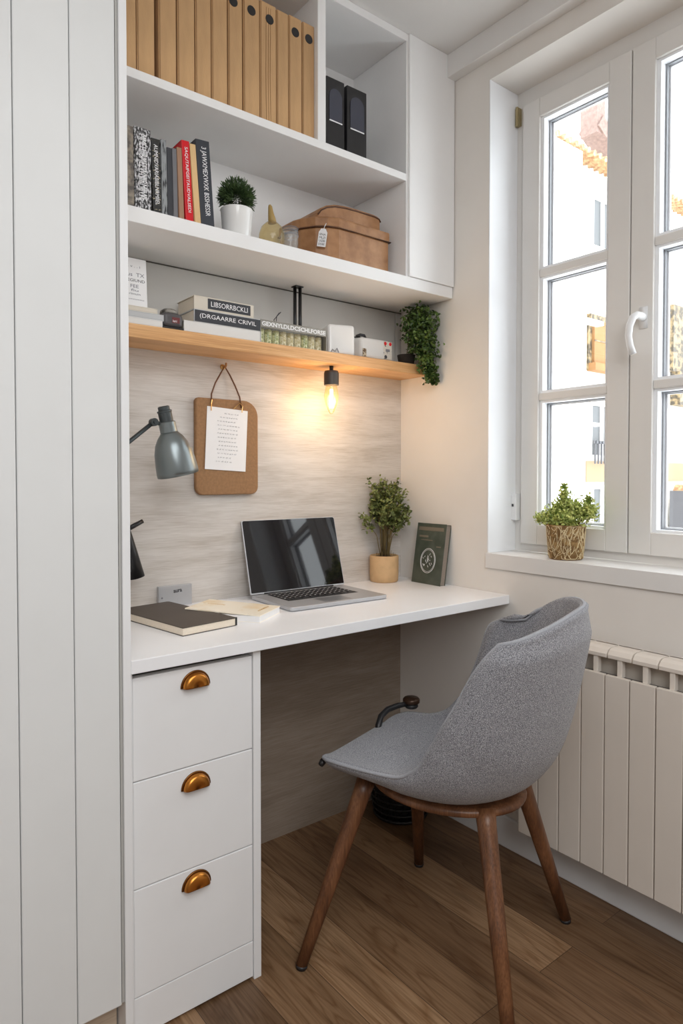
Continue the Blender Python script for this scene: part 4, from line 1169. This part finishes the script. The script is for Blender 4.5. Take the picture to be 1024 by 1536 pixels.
# ------------------------------------------------------------------ the house across the yard
hs = empty('neighbour_house', (5.6, 2.5, -1.0))
tag(hs, 'sunlit white house with tiled eaves seen through the window', 'building')
FYY = 2.2
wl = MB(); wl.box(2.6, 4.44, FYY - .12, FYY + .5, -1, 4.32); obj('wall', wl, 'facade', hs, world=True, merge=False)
obj('shaded_wall', MB().box(4.44, 9.5, FYY, FYY + .5, -1, 4.28), plain('shaded_render', (.62, .57, .50), .9, var=.1, vscale=2), hs, world=True)  # darker copy of the render, the wall's shade put into its colour
cm = MB(); 
for k in range(64):
    x = 2.6 + .105 * k; cm.tube([(x, FYY - .16, 4.335), (x, FYY + .10, 4.39)], .030, 8)
obj('tiled_eaves', cm, 'tiles', hs, world=True, merge=False)
ch = MB().box(5.06, 5.22, FYY + .1, FYY + .3, 4.80, 5.9); ch.prism([(5.06, 4.86), (5.9, 4.42), (5.9, 4.60), (5.16, 5.0)], FYY + .08, FYY + .32, Matrix(((1, 0, 0, 0), (0, 0, 1, 0), (0, 1, 0, 0), (0, 0, 0, 1))))
obj('chimney', ch, 'brick', hs, world=True, merge=False)
def hwin(x0, x1, z0, z1, bars=1, rail=False):
    f = MB(); t = .045; y = FYY - .03
    f.box(x0, x1, y, FYY, z0, z0 + t); f.box(x0, x1, y, FYY, z1 - t, z1)
    f.box(x0, x0 + t, y, FYY, z0 + t, z1 - t); f.box(x1 - t, x1, y, FYY, z0 + t, z1 - t); xm = (x0 + x1) / 2; f.box(xm - t / 2, xm + t / 2, y, FYY, z0 + t, z1 - t)
    fo = obj('house_window', f, 'facade', hs, world=True, merge=False)
    obj('house_pane', MB().box(x0 + t, x1 - t, FYY - .012, FYY - .006, z0 + t, z1 - t), 'facade_pane', fo, world=True)
    if rail:
        rb = MB(); rb.box(x0 - .03, x1 + .03, FYY - .10, FYY - .08, z0 + .16, z0 + .19)
        for k in range(9):
            xx = x0 + (x1 - x0) * k / 8; rb.box(xx - .007, xx + .007, FYY - .10, FYY - .085, z0 - .05, z0 + .19)
        obj('railing', rb, 'roofgrey', fo, world=True, merge=False)
hwin(4.76, 5.20, 3.46, 4.03); hwin(4.76, 5.24, 1.27, 1.88, rail=True); hwin(4.80, 5.24, .40, 1.0)
bl = MB().box(4.80, 5.24, FYY - .05, FYY, 2.28, 2.72); bl.box(4.74, 5.28, FYY - .10, FYY, 2.19, 2.27)
o = obj('orange_blind', bl, 'shutter', hs, world=True, merge=False)
obj('blind_recess', MB().box(4.735, 4.80, FYY - .02, FYY, 2.2, 2.78).box(4.74, 5.28, FYY - .04, FYY, 2.72, 2.78).box(4.80, 5.24, FYY - .055, FYY - .05, 2.50, 2.515), 'stone', o, world=True, merge=False)
obj('plaster_band', MB().box(4.735, 9.5, FYY - .01, FYY, 1.03, 1.25), plain('ochre_band', (.34, .23, .14), .9), hs, world=True)
obj('ledge', MB().box(4.1, 4.72, FYY - .20, FYY - .12, 2.62, 2.66).box(4.1, 4.72, FYY - .20, FYY - .12, 1.60, 1.63), 'facade', hs, world=True, merge=False)
obj('stone_patch', MB().box(6.50, 7.4, FYY - .06, FYY, 2.35, 3.15).box(6.55, 7.4, FYY - .12, FYY, 1.95, 2.35), 'stone', hs, world=True, merge=False)
r_ = empty('lean_to_roof', (6.7, FYY - .3, -1.0))
tag(r_, 'low grey lean-to roof with a brown sloping edge below the right pane', 'roof')
XZr = Matrix(((1, 0, 0, 0), (0, 0, 1, 0), (0, 1, 0, 0), (0, 0, 0, 1)))
obj('roof_body', MB().prism([(6.30, -1), (6.30, .92), (6.40, .92), (7.5, .0), (7.5, -1)], FYY - .5, FYY - .13, XZr), 'roofgrey', r_, world=True)
obj('roof_edge', MB().prism([(6.37, .92), (6.43, .99), (7.6, .03), (7.5, -.03)], FYY - .53, FYY - .13, XZr), 'tiles', r_, world=True)

# ------------------------------------------------------------------ light
W = bpy.data.worlds.new('World'); S.world = W; W.use_nodes = True
bg = W.node_tree.nodes['Background']; bg.inputs[0].default_value = (.93, .97, 1.0, 1); bg.inputs[1].default_value = 4.2
def area(name, loc, rot, sx, sy, power, col):
    l = bpy.data.lights.new(name, 'AREA'); l.shape = 'RECTANGLE'; l.size = sx; l.size_y = sy; l.energy = power; l.color = col
    o = bpy.data.objects.new(name, l); COL.objects.link(o); o.location = loc; o.rotation_euler = rot
    return o
area('ceiling_fill', (-1.5, -2.3, H - .03), (0, 0, 0), 1.8, 1.5, 30, (.97, .985, 1))  # added soft fill under the ceiling, behind the camera, no fixture
area('rear_fill', (-2.0, -3.1, 2.0), (radians(78), 0, radians(-12)), 1.2, .7, 12, (.98, .99, 1))  # added unseen fill from the rear of the room
gl = bpy.data.lights.new('warm_glow_fill', 'POINT'); gl.energy = 1.0; gl.color = (1, .72, .45); gl.shadow_soft_size = .05  # added lamp without a fitting, widens the bulb's warm wash
go = bpy.data.objects.new('warm_glow_fill', gl); COL.objects.link(go); go.location = (-.340, -.20, 1.27)
pl = bpy.data.lights.new('bulb_light', 'POINT'); pl.energy = .5; pl.color = (1, .70, .42); pl.shadow_soft_size = .02
o = bpy.data.objects.new('bulb_light', pl); COL.objects.link(o); o.location = (-.3690, -.100, 1.278 + .045)

# ------------------------------------------------------------------ camera
f = 998.2132; yaw = .6675; pit = .0232; cyp = 737.3372
cam = bpy.data.cameras.new('camera'); co = bpy.data.objects.new('camera', cam); COL.objects.link(co)
cam.sensor_fit = 'VERTICAL'; cam.sensor_height = 36; cam.lens = f / 1536 * 36
cam.shift_y = -(768 - cyp) / 1536
cam.clip_start = .02
Fw = Vector((sin(yaw) * cos(pit), cos(yaw) * cos(pit), -sin(pit))); Rt = Vector((cos(yaw), -sin(yaw), 0)); Up = Rt.cross(Fw)
co.matrix_world = Matrix(((Rt.x, Up.x, -Fw.x, -1.5852), (Rt.y, Up.y, -Fw.y, -1.692), (Rt.z, Up.z, -Fw.z, 1.092), (0, 0, 0, 1)))
S.camera = co
S.view_settings.view_transform = 'Standard'
S.view_settings.look = 'None'
S.view_settings.exposure = .28
S.cycles.max_bounces = 10; S.cycles.diffuse_bounces = 6; S.cycles.transparent_max_bounces = 16
S.cycles.use_denoising = True
